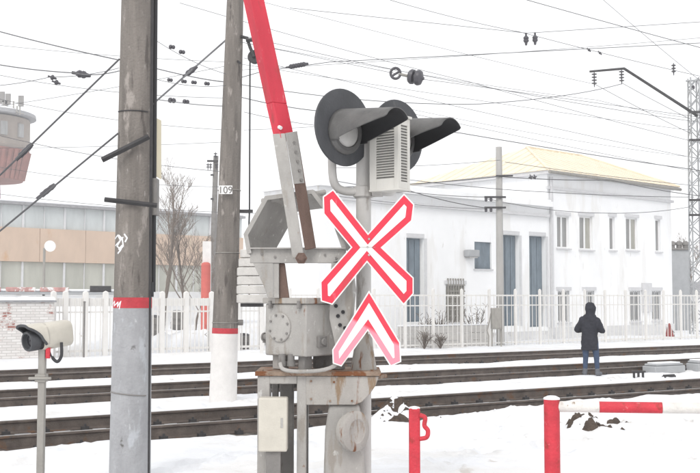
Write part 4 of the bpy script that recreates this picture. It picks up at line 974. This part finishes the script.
for k in range(7): zb_ = gl[2] + (gl[3] - gl[2]) * k / 6; f = MB(); fbox(f, O0, BD_, gl[0], gl[1], zb_ - .022, zb_ + .022, -.07, -.061); f.build('bar', M_galv, gw)
f = MB(); fbox(f, O0, BD_, TW - .2, -.002, HW + .003, HW + .22, -.30, WD); f.build('cornice', M_white_wall, wg)
f = MB(); fbox(f, O0, BD_, TW - .1, -.002, HW - .42, HW - .30, -.14, -.001); f.build('cornice_band', M_reveal, wg)
f = MB(); fbox(f, O0, BD_, TW - .1, -.004, HW + .222, HW + .30, -.22, WD - .1); f.build('roof_snow', M_snowcap, wg, bevel=.03)
f = MB(); fbox(f, O0, BD_, TW, TW + .35, 0, HW, .352, WD); f.build('side_wall', M_white_wall, wg, smooth=False)
f = MB(); fbox(f, O0, BD_, TW + .352, -.01, 0, HW - .01, WD - .35, WD); f.build('rear_wall', M_white_wall, wg, smooth=False)
f = MB(); fbox(f, O0, BD_, TW, -.002, 0, .5, -.05, -.002); f.build('plinth', M_plinth, wg)
r = frect(463.5, 250, 474, 257); ac = MB(); fbox(ac, O0, BD_, r[0], r[1], r[2], r[3], -.30, -.01); ob = bp(r[0], .0, r[2])
t = thing('wall_lamp', 'small grey wall lamp on the white wing left of the square blue window', 'lamp', ob)
ac.build('housing', M_grey, t, bevel=.03); f = MB(); fbox(f, O0, BD_, r[0] + .08, r[1] - .08, r[2] - .04, r[2] - .001, -.26, -.06); f.build('diffuser', M_lens, t)

# concrete lamp pole before the wing
dl = 38.6; al_ = pole_axis(500.5, 340, 500.5, 150, dl, 0); base = al_(.1)
lp = thing('utility_pole', 'pale concrete utility pole with two crossarms before the white wing', 'pole', base)
f = MB(); zt3 = P(0, 147, dl).z; f.tube([V((base.x, dl, 0)), V((base.x, dl, zt3))], [.15, .115], 16); f.build('shaft', mat('pale_pole_concrete', (.40, .39, .375), .9, var=.14, scale=4, stretch=(1, 1, .2), bump=.3), lp)
for yy in (197, 207.5):
    f = MB(); f.pbox(484.5, yy - .9, 506, yy + .9, dl - .2, dl - .13); ca_ = f.build('crossarm', M_darksteel, lp)
    for xx in (486, 491): f = MB(); f.lathe(P(xx, yy + 1, dl - .16), -Z, [(0, .04), (.03, .06), (.06, .045), (.09, .06), (.13, .03), (.13, 0)], 10); f.build('insulator', M_ins, ca_)
f = MB(); f.pbox(496, 175, 513, 176.5, dl - .18, dl - .12); f.build('crossarm', M_darksteel, lp)
# meter cabinet on legs
c = P(496.5, 330, 37.2); c.z = .12; t = thing('meter_cabinet', 'pale grey metal cabinet with bent pipe at the foot of the utility pole', 'cabinet', c)
f = MB(); f.box(c + V((0, 0, 1.02)), (.38, .28, .75)); f.build('body', M_galv, t, bevel=.02)
f = MB(); f.box(c + V((0, -.15, 1.02)), (.32, .02, .66)); f.build('door', M_galv, t, bevel=.008)
for s_ in (-1, 1): f = MB(); f.box(c + V((s_ * .16, 0, .32)), (.05, .05, .64)); f.build('leg', M_galv, t)
f = MB(); f.tube([c + V((-.3, -.05, 0)), c + V((-.28, -.05, .4)), c + V((-.34, -.05, .6)), c + V((-.26, -.05, .9)), c + V((-.2, -.05, 1.2))], .022, 6); f.build('pipe', M_galv, t)
# red fire bucket
c = P(669.5, 336, 46.6); c.z = .12; t = thing('fire_bucket', 'small dark red conical bucket at the right end of the white building', 'bucket', c)
f = MB(); f.lathe(c, Z, [(0, .20), (.03, .20), (.35, .12), (.62, .03), (.62, 0)], 14); f.build('cone', mat('dark_red_paint', (.26, .055, .05), .7, var=.25), t); f = MB(); f.tube([c + V((.2, 0, .02)), c + V((.24, 0, .18)), c + V((.12, 0, .30))], .015, 6); f.build('handle', M_darksteel, t)

# ================================================================ RIGHT EDGE: chimney shed and lattice mast
dsd = 57; c = P(681, 297, dsd); c.z = .1
sd_ = thing('chimney_shed', 'low grey shed with a tall square chimney and three dark pots', 'shed', c)
ztop = P(0, 250, dsd).z
f = MB(); q0, q1 = P(671.8, 250, dsd), P(688.5, 250, dsd); f.box(V(((q0.x + q1.x) / 2, dsd + .4, ztop / 2)), (q1.x - q0.x, .8, ztop)); ch = f.build('chimney', M_grey, sd_, bevel=.02)
f = MB(); f.box(V(((q0.x + q1.x) / 2, dsd + .4, ztop + .05)), (q1.x - q0.x + .14, 1.0, .10)); f.build('chimney_cap', M_machdark, ch, bevel=.02)
for k in range(3):
    p = V((q0.x + (q1.x - q0.x) * (.1 + .4 * k), dsd + .2, ztop + .10)); f = MB(); f.lathe(p, Z, [(0, .15), (.16, .14), (.18, .19), (.30, .18), (.40, .08), (.40, 0)], 12); f.build('chimney_pot', M_machdark, ch)
f = MB(); q2 = P(705, 300, dsd); f.box(V(((q0.x + q2.x) / 2 + .5, dsd + 2.2, 1.0)), (q2.x - q0.x + 1, 2.6, 2.0)); f.build('wall', M_white_wall, sd_)
f = MB(); xm = (q0.x + q2.x) / 2 + .5; hw = (q2.x - q0.x) / 2 + .7; f.prism([V((xm - hw, dsd + .7, 2.0)), V((xm - hw, dsd + 3.8, 2.0)), V((xm - hw, dsd + 2.2, 2.75))], (2 * hw, 0, 0)); f.build('roof', M_rooffelt, sd_)
f = MB(); f.box(V((q2.x - .6, dsd + .88, 1.05)), (.75, .06, 1.2)); f.build('window', M_pane, sd_)
dm_ = 50.5; lx = P(697.5, 297, dm_).x; zt4 = P(0, 78, dm_).z; c = V((lx, dm_, .1))
lm = thing('lattice_mast', 'steel lattice mast with a long bent cantilever at the right edge', 'mast', c)
def lw_(z): return .30 - .10 * z / zt4
for i in (-1, 1):
    for j in (-1, 1):
        f = MB(); f.tube([V((lx + i * lw_(0), dm_ + j * lw_(0), 0)), V((lx + i * lw_(zt4), dm_ + j * lw_(zt4), zt4))], .04, 4); f.build('leg', M_grey, lm)
f = MB(); n = 26
for k in range(n):
    z0, z1 = zt4 * k / n, zt4 * (k + 1) / n; s_ = 1 if k % 2 else -1
    for j in (-1, 1):
        f.tube([V((lx - s_ * lw_(z0), dm_ + j * lw_(z0), z0)), V((lx + s_ * lw_(z1), dm_ + j * lw_(z1), z1))], .026, 4)
        f.tube([V((lx + j * lw_(z0), dm_ - s_ * lw_(z0), z0)), V((lx + j * lw_(z1), dm_ + s_ * lw_(z1), z1))], .026, 4)
f.build('lacing', M_grey, lm)
f = MB(); f.tube([P(697, 115.5, dm_), P(624, 68.5, dm_ - 2), P(590, 71.5, dm_ - 3)], [.075, .065, .05], 8); ct = f.build('cantilever', M_darksteel, lm)
def string(f, p, n, r=.085, sp=.11, ax=-Z):
    pr_ = [(0, .02), (.06, .02)]
    for k in range(n): b = .06 + k * sp; pr_ += [(b, .03), (b + .03, r), (b + .06, r * .9), (b + .075, .03)]
    pr_ += [(.06 + n * sp + .08, .02), (.06 + n * sp + .08, 0)]; f.lathe(p, ax, pr_, 10)
for x, y, dd in ((594.2, 72, -2.9), (621.5, 69.5, -2.1)): f = MB(); string(f, P(x, y, dm_ + dd), 4, .13, .14); f.build('insulator', M_ins, ct)
for yy in (112, 140, 200, 215): f = MB(); f.box(P(695, yy, dm_ - .4), (.55, .12, .10)); f.build('step_bracket', M_darksteel, lm)
f = MB(); a_ = P(686, 81, dm_); b_ = P(702, 80, dm_); f.tube([a_, b_], .05, 6); f.build('top_arm', M_grey, lm)
f = MB(); ell(f, P(692.5, 87.5, dm_), .12, .12, .12, 10, 7); f.build('float_insulator', M_ins, lm)

# ================================================================ LONG INDUSTRIAL BUILDING, LEFT BACKGROUND
OI = V((-20.0, 60.0, 0)); TI = 17.2
def ipt(x, y): return fac(x, y, OI, BD_)
ZT = 7.35; zb1, zb2, zb3 = ipt(0, 226.5)[1], ipt(0, 261)[1], ipt(0, 291)[1]
TL = -6.5
ib = thing('industrial_building', 'long building with tan panel band between two rows of glazing', 'building', OI + BD_ * TL + Z * .05)
f = MB(); fbox(f, OI, BD_, TL, TI, 0, zb3, 0, .3); f.build('lower_wall', M_plinth, ib)
f = MB(); fbox(f, OI, BD_, TL + .3, TI, 0, ZT - .02, 9.6, 10); fbox(f, OI, BD_, TI - .3, TI - .002, 0, ZT - .03, .31, 9.59); fbox(f, OI, BD_, TL, TL + .3, 0, ZT - .03, .31, 10); f.build('rear_walls', M_plinth, ib)
n = 8
for k in range(n):
    a = TL + (TI - TL) * k / n; b = TL + (TI - TL) * (k + 1) / n
    f = MB(); fbox(f, OI, BD_, a + .012, b - .012, zb2 + .003, zb1 - .003, -.03 - .006 * (k % 2), .25); f.build('tan_panel', M_tan, ib)
n = 9
for (z0, z1, m) in ((zb1, ZT - .1, M_greyband), (zb3, zb2, M_indwin)):
    for k in range(n):
        a = TL + (TI - TL) * k / n; b = TL + (TI - TL) * (k + 1) / n
        f = MB(); fbox(f, OI, BD_, a, b, z0 + .003, z1 - .003, .16, .2); w_ = f.build('window', m, ib)
        for q in range(2): tq = a + (b - a) * q / 2; f = MB(); fbox(f, OI, BD_, tq - (.06 if q == 0 else .015), tq + (.06 if q == 0 else .015), z0 + .003, z1 - .003, .08, .158); f.build('mullion', M_reveal, w_)
f = MB(); fbox(f, OI, BD_, TL - .1, TI + .1, ZT - .1, ZT + .06, -.15, 10.1); f.build('roof_edge', M_rooffelt, ib)
f = MB(); fbox(f, OI, BD_, TL, TI, ZT + .062, ZT + .17, -.05, 10); f.build('roof_snow', M_snowcap, ib, bevel=.04)
# low shed with red edge behind the brick wall
OS = V((-13.6, 41.5, 0)); ls = thing('low_shed', 'low snowy roofed shed with a faded red edge behind the brick wall', 'shed', OS + Z * .1)
f = MB(); fbox(f, OS, U, -3, 5.2, 0, 1.95, 0, 3); f.build('wall', M_white_wall, ls)
f = MB(); fbox(f, OS, U, -3.1, 5.3, 2.0, 2.10, -.15, 3.1); f.build('roof_slab', M_grey, ls)
for k in range(4): f = MB(); fbox(f, OS, U, -2.7 + k * 1.35, -2.7 + k * 1.35 + 1.15, 2.103, 2.29, -.1, .0); f.build('red_edge', mat('pale_pink_paint', (.50, .28, .26), .8, var=.3, scale=5, spots=[((.75, .74, .73), .52, 4, (1, 1, 1))]), ls, bevel=.02)
f = MB(); fbox(f, OS, U, -3.0, 5.2, 2.104, 2.22, .02, 3); f.build('roof_snow', M_snowcap, ls, bevel=.05)
f = MB(); fbox(f, OS, U, 3.4, 4.3, 2.11, 2.36, -.05, .015); f.build('vent', M_darksteel, ls, bevel=.02)
# round yard lamp
c = P(43.5, 300, 44); c.z = .1; t = thing('yard_lamp', 'thin yard lamp post with a round white dish above the brick wall', 'lamp', c)
zl = P(0, 248, 44).z; f = MB(); f.tube([V((c.x, 44, 0)), V((c.x, 44, zl))], .055, 8); f.build('post', M_galv, t)
f = MB(); f.lathe(P(50, 246, 44) + V((0, .04, 0)), V((.15, -1, -.1)), [(0, .05), (.02, .20), (.06, .235), (.09, .225), (.085, .05), (.10, .05), (.10, 0)], 20); f.build('dish', M_frame, t)
f = MB(); f.tube([V((c.x, 44, zl - .08)), P(50, 246, 44.05)], .03, 6); f.build('arm', M_galv, t)
# small timber pole with crossarm
dq = 62; b_ = P(213.2, 300, dq); b_.z = .1; zt5 = P(0, 156, dq).z; t = thing('timber_pole', 'slim dark line pole with small crossarms left of the numbered pole', 'pole', b_)
f = MB(); f.tube([V((b_.x - .12, dq, 0)), V((b_.x + .1, dq, zt5))], [.20, .15], 10); f.build('shaft', M_machdark, t)
f = MB(); f.pbox(207, 160, 218, 161.8, dq - .25, dq - .15); ca_ = f.build('crossarm', M_darksteel, t)
for x, y in ((208, 163), (210.5, 163), (216.5, 163), (215.5, 152)): f = MB(); string(f, P(x, y, dq - .2), 2, .12, .14); f.build('insulator', M_ins, ca_)
for yy in (174, 198): f = MB(); f.pbox(210.5, yy, 213, yy + 1.6, dq - .25, dq - .1); f.build('step_bracket', M_darksteel, t)
# red and white painted column
c = P(205.5, 320, 38); c.z = .1; t = thing('striped_column', 'red column with white upper half behind the picket fence', 'column', c)
za_, zb_, zc2 = P(0, 265, 38).z, P(0, 241, 38).z, 0
f = MB(); f.tube([V((c.x, 38, 0)), V((c.x, 38, za_))], .17, 16); f.lathe(V((c.x, 38, za_)), Z, [(0, .17), (.06, .15), (.10, .08), (.10, 0)], 16); f.build('red_shaft', M_redsoft, t)
f = MB(); f.box(V((c.x, 38.25, zb_ / 2)), (.30, .16, zb_)); f.build('white_board', M_whitepaint, t, bevel=.01)
# snow bank and drums behind the picket fence
f = MB(); n1, n2 = 60, 14; vs = []
for i in range(n1 + 1):
    for j in range(n2 + 1):
        p = alongfence(60 + 200 * i / n1, 31.5 + 3.2 * j / n2); q = math.sin(math.pi * j / n2)
        vs.append(p + Z * (.05 + q * (.62 + .42 * fn(i * .22, j * .3, 2, 1) + .12 * fn(i * .8, j * .8, 5, 1))))
f.add(vs, [(i * (n2 + 1) + j, i * (n2 + 1) + j + 1, (i + 1) * (n2 + 1) + j + 1, (i + 1) * (n2 + 1) + j) for i in range(n1) for j in range(n2)])
o = f.build('snow_bank', M_snow, None, fixn=False); o['kind'] = 'structure'
for px, py, s_, rz, lab in ((177, 320, 33.0, .3, 'dark drum half buried in snow behind the thick fence posts'), (154, 325, 32.6, .9, 'dark drum in snow just right of the grey painted pole'), (214, 342, 31.6, .2, 'dark drum low behind the fence beside the numbered pole'), (243, 343, 31.5, .4, 'dark drum behind the fence right of the numbered pole')):
    c = alongfence(px, s_); c.z = P(px, py, c.y).z - .3; t = thing('oil_drum', lab, 'drum', c, 'drums behind the fence')
    a_ = V((math.sin(rz) * .35, -.2, 1)).normalized(); f = MB(); f.lathe(c, a_, [(0, .19), (.02, .2), (.18, .2), (.2, .215), (.22, .2), (.38, .2), (.4, .215), (.42, .2), (.58, .2), (.6, .19)], 18); f.build('barrel', M_machdark, t)
    f = MB(); f.lathe(c + a_ * .6, a_, [(0, .17), (.01, .17), (.01, .05), (.03, .05), (.03, 0)], 14); f.build('lid', M_darksteel, t)

# ================================================================ WATER TOWER
dt = 150.0; wc = P(-22, 297, dt); wc.z = .1; kx = dt / F
wt = thing('water_tower', 'old water tower with pale drum, red brick corbel and antennas', 'tower', wc)
z1_, z2_, z3_ = P(0, 181, dt).z, P(0, 151, dt).z, P(0, 120, dt).z
base = V((wc.x, dt, 0))
f = MB(); f.lathe(base, Z, [(0, 3.4), (z1_ + .3, 2.7), (z1_ + .3, 0)], 32); f.build('shaft', M_towerbrick, wt)
f = MB(); f.lathe(base, Z, [(z1_, 2.6), (z1_ + .02, 41 * kx), (z2_, 47 * kx), (z2_, 1)], 40, ); f.build('brick_corbel', M_towerbrick, wt, ang=30)
f = MB(); f.lathe(base, Z, [(z2_ + .01, 46 * kx), (z2_ + .5, 48 * kx), (z2_ + .6, 47 * kx), (z3_, 47 * kx), (z3_, 1)], 40); dr = f.build('drum', M_towerstone, wt, ang=30)
f = MB(); f.lathe(base, Z, [(z3_ + .01, 20 * kx), (z3_ + .3, 53 * kx), (z3_ + .8, 52.5 * kx), (z3_ + 2.0, 30 * kx), (z3_ + 2.3, 0)], 40); rf2 = f.build('roof', M_rooffelt, wt, ang=30)
f = MB(); f.lathe(base, Z, [(z3_ + .84, 51 * kx), (z3_ + 1.0, 50 * kx), (z3_ + 2.15, 30 * kx), (z3_ + 2.5, 0)], 40); f.build('roof_snow', M_snowcap, rf2)
for k in range(40):
    a = 2 * math.pi * k / 40; dv = V((math.cos(a), math.sin(a), 0)); f = MB()
    if dv.y > .3: continue
    p0 = base + dv * 41 * kx + Z * (z1_ + .1); p1 = base + dv * 47 * kx + Z * (z2_ - .2); f.tube([p0, p1], .32, 4); f.build('rib', M_towerbrick, wt)
for a in (-45, -75, -20):
    dv = V((math.cos(rad(a)), math.sin(rad(a)), 0)); tv = V((-dv.y, dv.x, 0)); f = MB(); f.box(base + dv * 47 * kx + Z * (z3_ - 1.9), (1.0, .5, 1.9), (tv, dv, Z)); f.build('window', M_pane, dr)
def antenna(par, x, y0, y1, pan):
    f = MB(); f.tube([P(x, y0, dt - 4), P(x, y1, dt - 4)], .10, 6); a_ = f.build('antenna', M_galv, par)
    if pan: f = MB(); f.box(P(x + 1, y1 + 2, dt - 4.2), (.7, .3, 1.5)); f.build('antenna_panel', M_machdark, a_)
for x, y0, y1, pn in ((1, 112, 95, True), (7, 112, 97, True), (13.5, 113, 101, False), (20, 115, 99, True), (4, 112, 104, True), (-6, 112, 96, True), (17, 114, 106, False)): antenna(wt, x, y0, y1, pn)
f = MB(); f.tube([P(-8, 108, dt - 4), P(4, 109, dt - 4), P(14, 111, dt - 4), P(24, 114, dt - 5)], .07, 5); f.build('guard_railing', M_galv, wt)

# ================================================================ BARE TREES AND SHRUBS
def tree(px, d, h, label, seed, spread=.42, twig=.008):
    rg = random.Random(seed); b = P(px, 300, d); b.z = .05; t = thing('bare_tree', label, 'tree', b, 'leafless trees behind the fence')
    tr = MB(); cr2 = MB()
    def grow(p, dv, ln_, r, lev):
        n = 4; pts = [p]; dd = dv.copy()
        for k in range(n):
            dd = (dd + V((rg.uniform(-1, 1), rg.uniform(-1, 1), rg.uniform(-.3, .6))) * .13).normalized(); pts.append(pts[-1] + dd * ln_ / n)
        rs = [r * (1 - .55 * k / n) for k in range(n + 1)]; (tr if lev < 1 else cr2).tube(pts, rs, 8 if lev < 1 else (5 if lev < 2 else 3), False)
        if lev >= 4: return
        nb = (9, 6, 5, 4)[lev]
        for k in range(nb):
            f_ = .28 + .72 * (k + rg.random() * .8) / nb; i = min(n - 1, int(f_ * n)); q = pts[i].lerp(pts[i + 1], f_ * n - i) if f_ < 1 else pts[-1]
            an = rg.random() * 6.283; side = V((math.cos(an), math.sin(an), 0)); nd = (dd * .75 + side * (spread + .35 * rg.random()) + Z * .25).normalized()
            grow(q, nd, ln_ * rg.uniform(.38, .6) * (1.15 - .35 * f_), max(twig, r * .42 * (1.1 - .4 * f_)), lev + 1)
    grow(b.copy(), V((0.02, 0, 1)), h * .75, .13 * h / 9, 0)
    tr.build('trunk', M_bark, t, fixn=False); cr2.build('crown', M_twig, t, fixn=False)
tree(163, 56, 8.6, 'tall bare tree just right of the grey painted pole', 5)
tree(184, 58, 6.6, 'shorter bare tree left of the slim line pole', 12)
tree(195, 52, 4.2, 'low bare bushy tree in front of the tan building', 22, .6)
tree(694, 66, 5.6, 'bare tree behind the shed at the right edge', 31, .5)
def shrub(p, h, label, seed):
    rg = random.Random(seed); t = thing('dry_shrub', label, 'shrub', p, 'dry shrubs along the fence'); f = MB(); g = MB()
    for k in range(16):
        a = rg.random() * 6.28; e = p + V((math.cos(a) * h * .55 * rg.random(), math.sin(a) * .3 * rg.random(), h * rg.uniform(.6, 1))); m_ = p.lerp(e, .5) + V((0, 0, .08 * h)); f.tube([p, m_, e], [.014, .011, .006], 4, False)
        for j in range(4): q = m_.lerp(e, rg.random()); g.tube([q, q + V((rg.uniform(-.15, .15), rg.uniform(-.1, .1), rg.uniform(.05, .2)))], .008, 3, False)
    sm_ = f.build('stems', M_bark, t, fixn=False); tg = g.build('twigs', M_bark, t, fixn=False); tg['kind'] = 'stuff'; sm_['kind'] = 'stuff'
for px, s_, h, lab in ((424, 29.3, .62, 'dry shrub at the foot of the slab wall, left one'), (440, 29.3, .45, 'smaller dry shrub at the slab wall below the barred window'), (428, 30.5, 1.25, 'dark shrub showing above the slab wall beside the blue door'), (440, 30.6, 1.35, 'dark shrub showing above the slab wall before the barred window'), (476, 30.4, 1.5, 'lone sprig above the right end of the slab wall'), (218, 31.9, .9, 'dry twigs behind the fence right of the red column')):
    shrub(alongfence(px, s_, .1), h, lab, px)

# ================================================================ OVERHEAD WIRES
def catenary(pts, sag, n=14):
    out = []
    for i in range(len(pts) - 1):
        a, b = pts[i], pts[i + 1]
        for k in range(n): t_ = k / n; out.append(a.lerp(b, t_) - Z * (4 * sag * t_ * (1 - t_)))
    out.append(pts[-1]); return out
def wire(label, pp, px, sag=.0, ins=(), m=None):
    """pp: points (x, y, distance); px: thickness in photo pixels"""
    pts = [P(*q) for q in pp]; t = thing('overhead_wire', label, 'wire', pts[0], 'overhead wires')
    path = catenary(pts, sag); f = MB(); f.tube(path, [max(.003, px * .5 * max(q.y, 6) / F) for q in path], 5); f.build('strand', m or M_wire, t)
    for (x, y, d, n, r, x2, y2) in ins:
        a = P(x, y, d); b = P(x2, y2, d); f = MB(); k = (b - a).length; string(f, a, n, r, max(.05, (k - .1) / n), (b - a).normalized()); f.build('insulator', M_ins, t)
wire('thick dark stay cable slanting to the left edge, upper one', [(-60, 233.5, 11.2), (119.5, 59, 10.45)], 2.0, ins=[(16, 160, 10.9, 2, .028, 21.5, 154.6)])
wire('thick dark stay cable slanting to the left edge, lower one', [(-40, 264, 11.2), (118, 133.5, 10.4)], 2.0, ins=[(37, 199, 10.9, 2, .028, 42.5, 194.6)])
wire('dark stay cable rising between the two concrete poles', [(153, 104, 10.5), (226, 40, 19.4)], 2.0, ins=[(183, 77, 14, 2, .04, 185, 75.5)])
wire('dark wire meeting the near pole from the top left', [(-30, 23, 16), (119, 60, 10.5)], 1.2, .02)
wire('wire between the two concrete poles, upper one', [(154, 68, 10.6), (226, 82, 19.5)], 1.1, .02)
wire('wire between the two concrete poles, lower one', [(154, 99, 10.6), (226, 106, 19.5)], .9, .02)
wire('wire with paired clamps left of the near pole', [(-30, 59, 15), (75, 73, 13), (119, 71, 10.5)], 1.1, .03, ins=[(72, 72.5, 13.1, 2, .05, 78, 73.6)])
wire('thin wire crossing below the paired clamps', [(-30, 87, 22), (50, 77, 22), (119, 68, 21)], .7, .05, ins=[(48, 76, 22, 1, .06, 51, 77), (52, 81, 22, 1, .06, 55, 82)])
wire('long faint wire above the water tower', [(-30, 69, 32), (226, 98, 30)], .55, .2)
wire('long faint wire running past the tower roof', [(-30, 92, 34), (226, 130, 32)], .5, .2)
wire('long faint wire crossing the tower drum', [(-30, 128, 36), (226, 172, 34)], .6, .2)
wire('lowest faint wire above the long building', [(-30, 190, 38), (300, 214, 36)], .5, .2)
wire('faint wire just below the tower', [(-30, 162, 38), (226, 187, 36)], .45, .2)
wire('clear wire running right from the numbered pole under the pulley', [(240, 84.5, 20), (480, 104, 26), (621, 84, 48)], .8, .12)
wire('wire passing behind the hoods and above the cream roof', [(240, 97, 20), (330, 112, 22), (460, 133, 26), (694, 169.5, 50), (760, 181, 56)], .9, .04)
wire('wire with long black strain insulator behind the boom', [(236, 79, 19.6), (262, 71.5, 19.6), (330, 62, 21), (720, 42, 44)], .8, .0, ins=[(286, 67.5, 20, 6, .05, 299, 65.2)])
wire('pale wire from behind the boom to the lattice mast', [(240, 35, 22), (470, 84, 30), (694, 121.5, 50)], .6, .05)
wire('pale wire from the top edge to the far right', [(180, 3, 18), (470, 82, 32), (720, 148, 52)], .55, .05)
wire('wire at the upper right falling towards the mast', [(390, 0, 27), (520, 32, 34), (720, 80.5, 48)], .6, .05, ins=[(587, 48, 37, 1, .05, 589, 50), (598, 51, 37, 1, .05, 600, 53)])
wire('short dark wire in the upper right corner', [(520, -2, 25), (740, 58, 40)], .8, .02)
wire('wire from the left cantilever insulator to the mast', [(594.5, 84, 47.6), (692, 134, 50)], .55, .05)
wire('wire from the right cantilever insulator to the mast', [(622, 83, 48.4), (694, 121, 50)], .55, .03)
wire('contact wire drooping between cantilever and mast', [(240, 42, 22), (597, 100, 45), (700, 119, 52)], .45, .1)
wire('dark service wire along the eaves of the white building', [(345, 187, 30), (498, 176.5, 38.4), (610, 180, 42), (700, 196, 48)], .9, .05, ins=[(530, 174.5, 39, 1, .09, 531, 178), (534, 174.5, 39, 1, .09, 535, 178)])
wire('service wire sagging from the utility pole crossarm to the mast', [(486, 198.5, 38.4), (600, 213, 43), (694, 206, 50)], .6, .12)
wire('lower service wire behind the X sign', [(330, 180, 26), (484, 197, 38.4)], .7, .1)
wire('twisted service cable behind the bell box', [(330, 192, 28), (410, 191, 33), (486, 208, 38.4)], .9, .06)
wire('faint wire in the middle of the sky, right side', [(405, 108, 38), (720, 160, 58)], .4, .2)
wire('thin wire below the louvred box', [(395, 178, 30), (545, 192, 40), (694, 197, 50)], .7, .05)
for k, (a, b, px_, lab) in enumerate((
    ((-30, 42, 26), (226, 62, 24), .4, 'faint wire high above the water tower antennas'),
    ((-30, 110, 30), (226, 66, 22), .45, 'faint wire rising rightwards across the upper left sky'),
    ((-30, 148, 40), (226, 142, 36), .4, 'faint nearly level wire left of the numbered pole'),
    ((150, 36.5, 16), (226, 74, 17.5), .5, 'short wire between the pole tops'),
    ((154, 78.6, 18), (226, 85.6, 18), .5, 'thin wire with a row of small clamps between the poles'),
    ((244, 58, 20), (720, 163, 58), .45, 'faint wire sloping down behind the twin lamps'),
    ((244, 112, 20), (350, 128, 24), .5, 'short faint wire left of the lamp disc'),
    ((244, 130, 24), (400, 118, 34), .4, 'faint wire rising behind the lamp disc'),
    ((240, 70, 22), (720, 36, 48), .4, 'faint wire climbing to the upper right corner'),
    ((240, 64, 22), (720, 134, 56), .4, 'faint wire just above the cream roof ridge, upper one'),
    ((405, 112, 32), (720, 176, 58), .4, 'faint wire just above the cream roof ridge, lower one'),
    ((240, -4, 18), (594, 84, 47.2), .4, 'faint wire reaching the left cantilever insulator'),
    ((330, 168, 26), (500, 160, 38), .45, 'faint wire between mast and utility pole top'),
    ((505, 162, 38.5), (700, 186, 52), .5, 'faint wire running right from the utility pole top'),
    ((336, 196, 28), (486, 209, 38.4), .5, 'second service cable behind the X sign'),
    ((600, -3, 30), (720, 96, 50), .45, 'steep faint wire near the upper right corner'))):
    wire(lab, [a, b], px_ * 1.15, .06)
# small line clamps strung along the wires
for x, y, d, q_ in ((172, 47, 16, 'topmost'), (182, 52, 16, 'second highest'), (170, 80, 18, 'leftmost of the middle row'), (184, 81.4, 18, 'left middle'), (194, 82.4, 18, 'right middle'), (207, 83.6, 18, 'rightmost'), (172, 100.4, 13, 'lowest left'), (186, 101.7, 15, 'lowest right')):
    f = MB(); f.lathe(P(x, y, d), V((1, 0, -.12)).normalized(), [(-.05, .012), (-.04, .03), (-.01, .036), (.0, .022), (.012, .034), (.04, .028), (.05, .01)], 10); one('line_clamp', f, M_ins, 'tiny dark clamp between the two concrete poles, ' + q_, 'clamp', 'line clamps between the poles')
# strain insulator hanging in the sky
wi = [(388, 72.5, 15.0), (400, 74.5, 15.0)]
hi_ = thing('strain_insulator', 'dark ribbed strain insulator with a ring against the white sky', 'insulator', P(395, 73, 15))
f = MB(); c = P(395.5, 73.3, 15); n = 20; f.tube([c + V((math.cos(2 * math.pi * k / n) * .070, 0, math.sin(2 * math.pi * k / n) * .078)) for k in range(n + 1)], .020, 8, False); f.tube([c + V((-.05, 0, -.04)), c + V((.06, 0, .03))], .018, 6); f.build('ring', M_ins, hi_)
f = MB(); f.tube([P(399, 74, 15), P(408, 76, 15)], .022, 8); f.build('rod', M_galv, hi_)
ax_ = (P(424, 80, 15) - P(407, 75.7, 15) + V((0, -.10, 0))).normalized()
f = MB(); f.lathe(P(408, 76, 15), ax_, [(0, .035), (.02, .09), (.05, .11), (.09, .105), (.10, .06), (.12, .06), (.13, .105), (.16, .115), (.20, .10), (.23, .03), (.25, .02), (.25, 0)], 24); f.build('discs', M_ins, hi_)
wire('thin wire carrying the ribbed strain insulator', [(240, 42, 12.4), (290, 52, 13.2), (388, 72, 15), (398, 74, 15), (424, 79.5, 15), (445, 82, 15.6), (720, 120, 26)], .55, 0)
for k, (x, y, d, lab) in enumerate(((526, 38, 20, 'left one of two dark insulators at the top of the sky'), (535, 37.5, 20, 'right one of two dark insulators at the top of the sky'))):
    f = MB(); string(f, P(x, y - 5, d), 2, .055, .05); one('hanging_insulator', f, M_ins, lab, 'insulator', 'hanging insulators')
wire('thin wire above the top insulators', [(290, 8, 15), (526, 33, 20), (535, 32.6, 20), (760, 18, 28)], .6, 0)
for (x, y, d, lab) in ((673.5, 66, 44, 'small insulator string at the upper right near the mast'),):
    f = MB(); string(f, P(x, y - 3, d), 3, .10 if d > 30 else .03, .13 if d > 30 else .07); one('hanging_insulator', f, M_ins, lab, 'insulator', 'hanging insulators')

# ================================================================ HAZE
HAZE = 0.0013
f = MB(); f.box(V((15, 75, 22)), (240, 190, 46.4))
hz = f.build('haze', [], None, smooth=False); hz['kind'] = 'stuff'
hm = bpy.data.materials.new('haze'); hm.use_nodes = True; hn_ = hm.node_tree; hn_.nodes.clear()
ho = hn_.nodes.new('ShaderNodeOutputMaterial'); pv = hn_.nodes.new('ShaderNodeVolumePrincipled'); pv.inputs['Color'].default_value = (.95, .955, .97, 1); pv.inputs['Density'].default_value = HAZE; pv.inputs['Anisotropy'].default_value = .2
hn_.links.new(pv.outputs[0], ho.inputs['Volume']); hz.data.materials.append(hm)
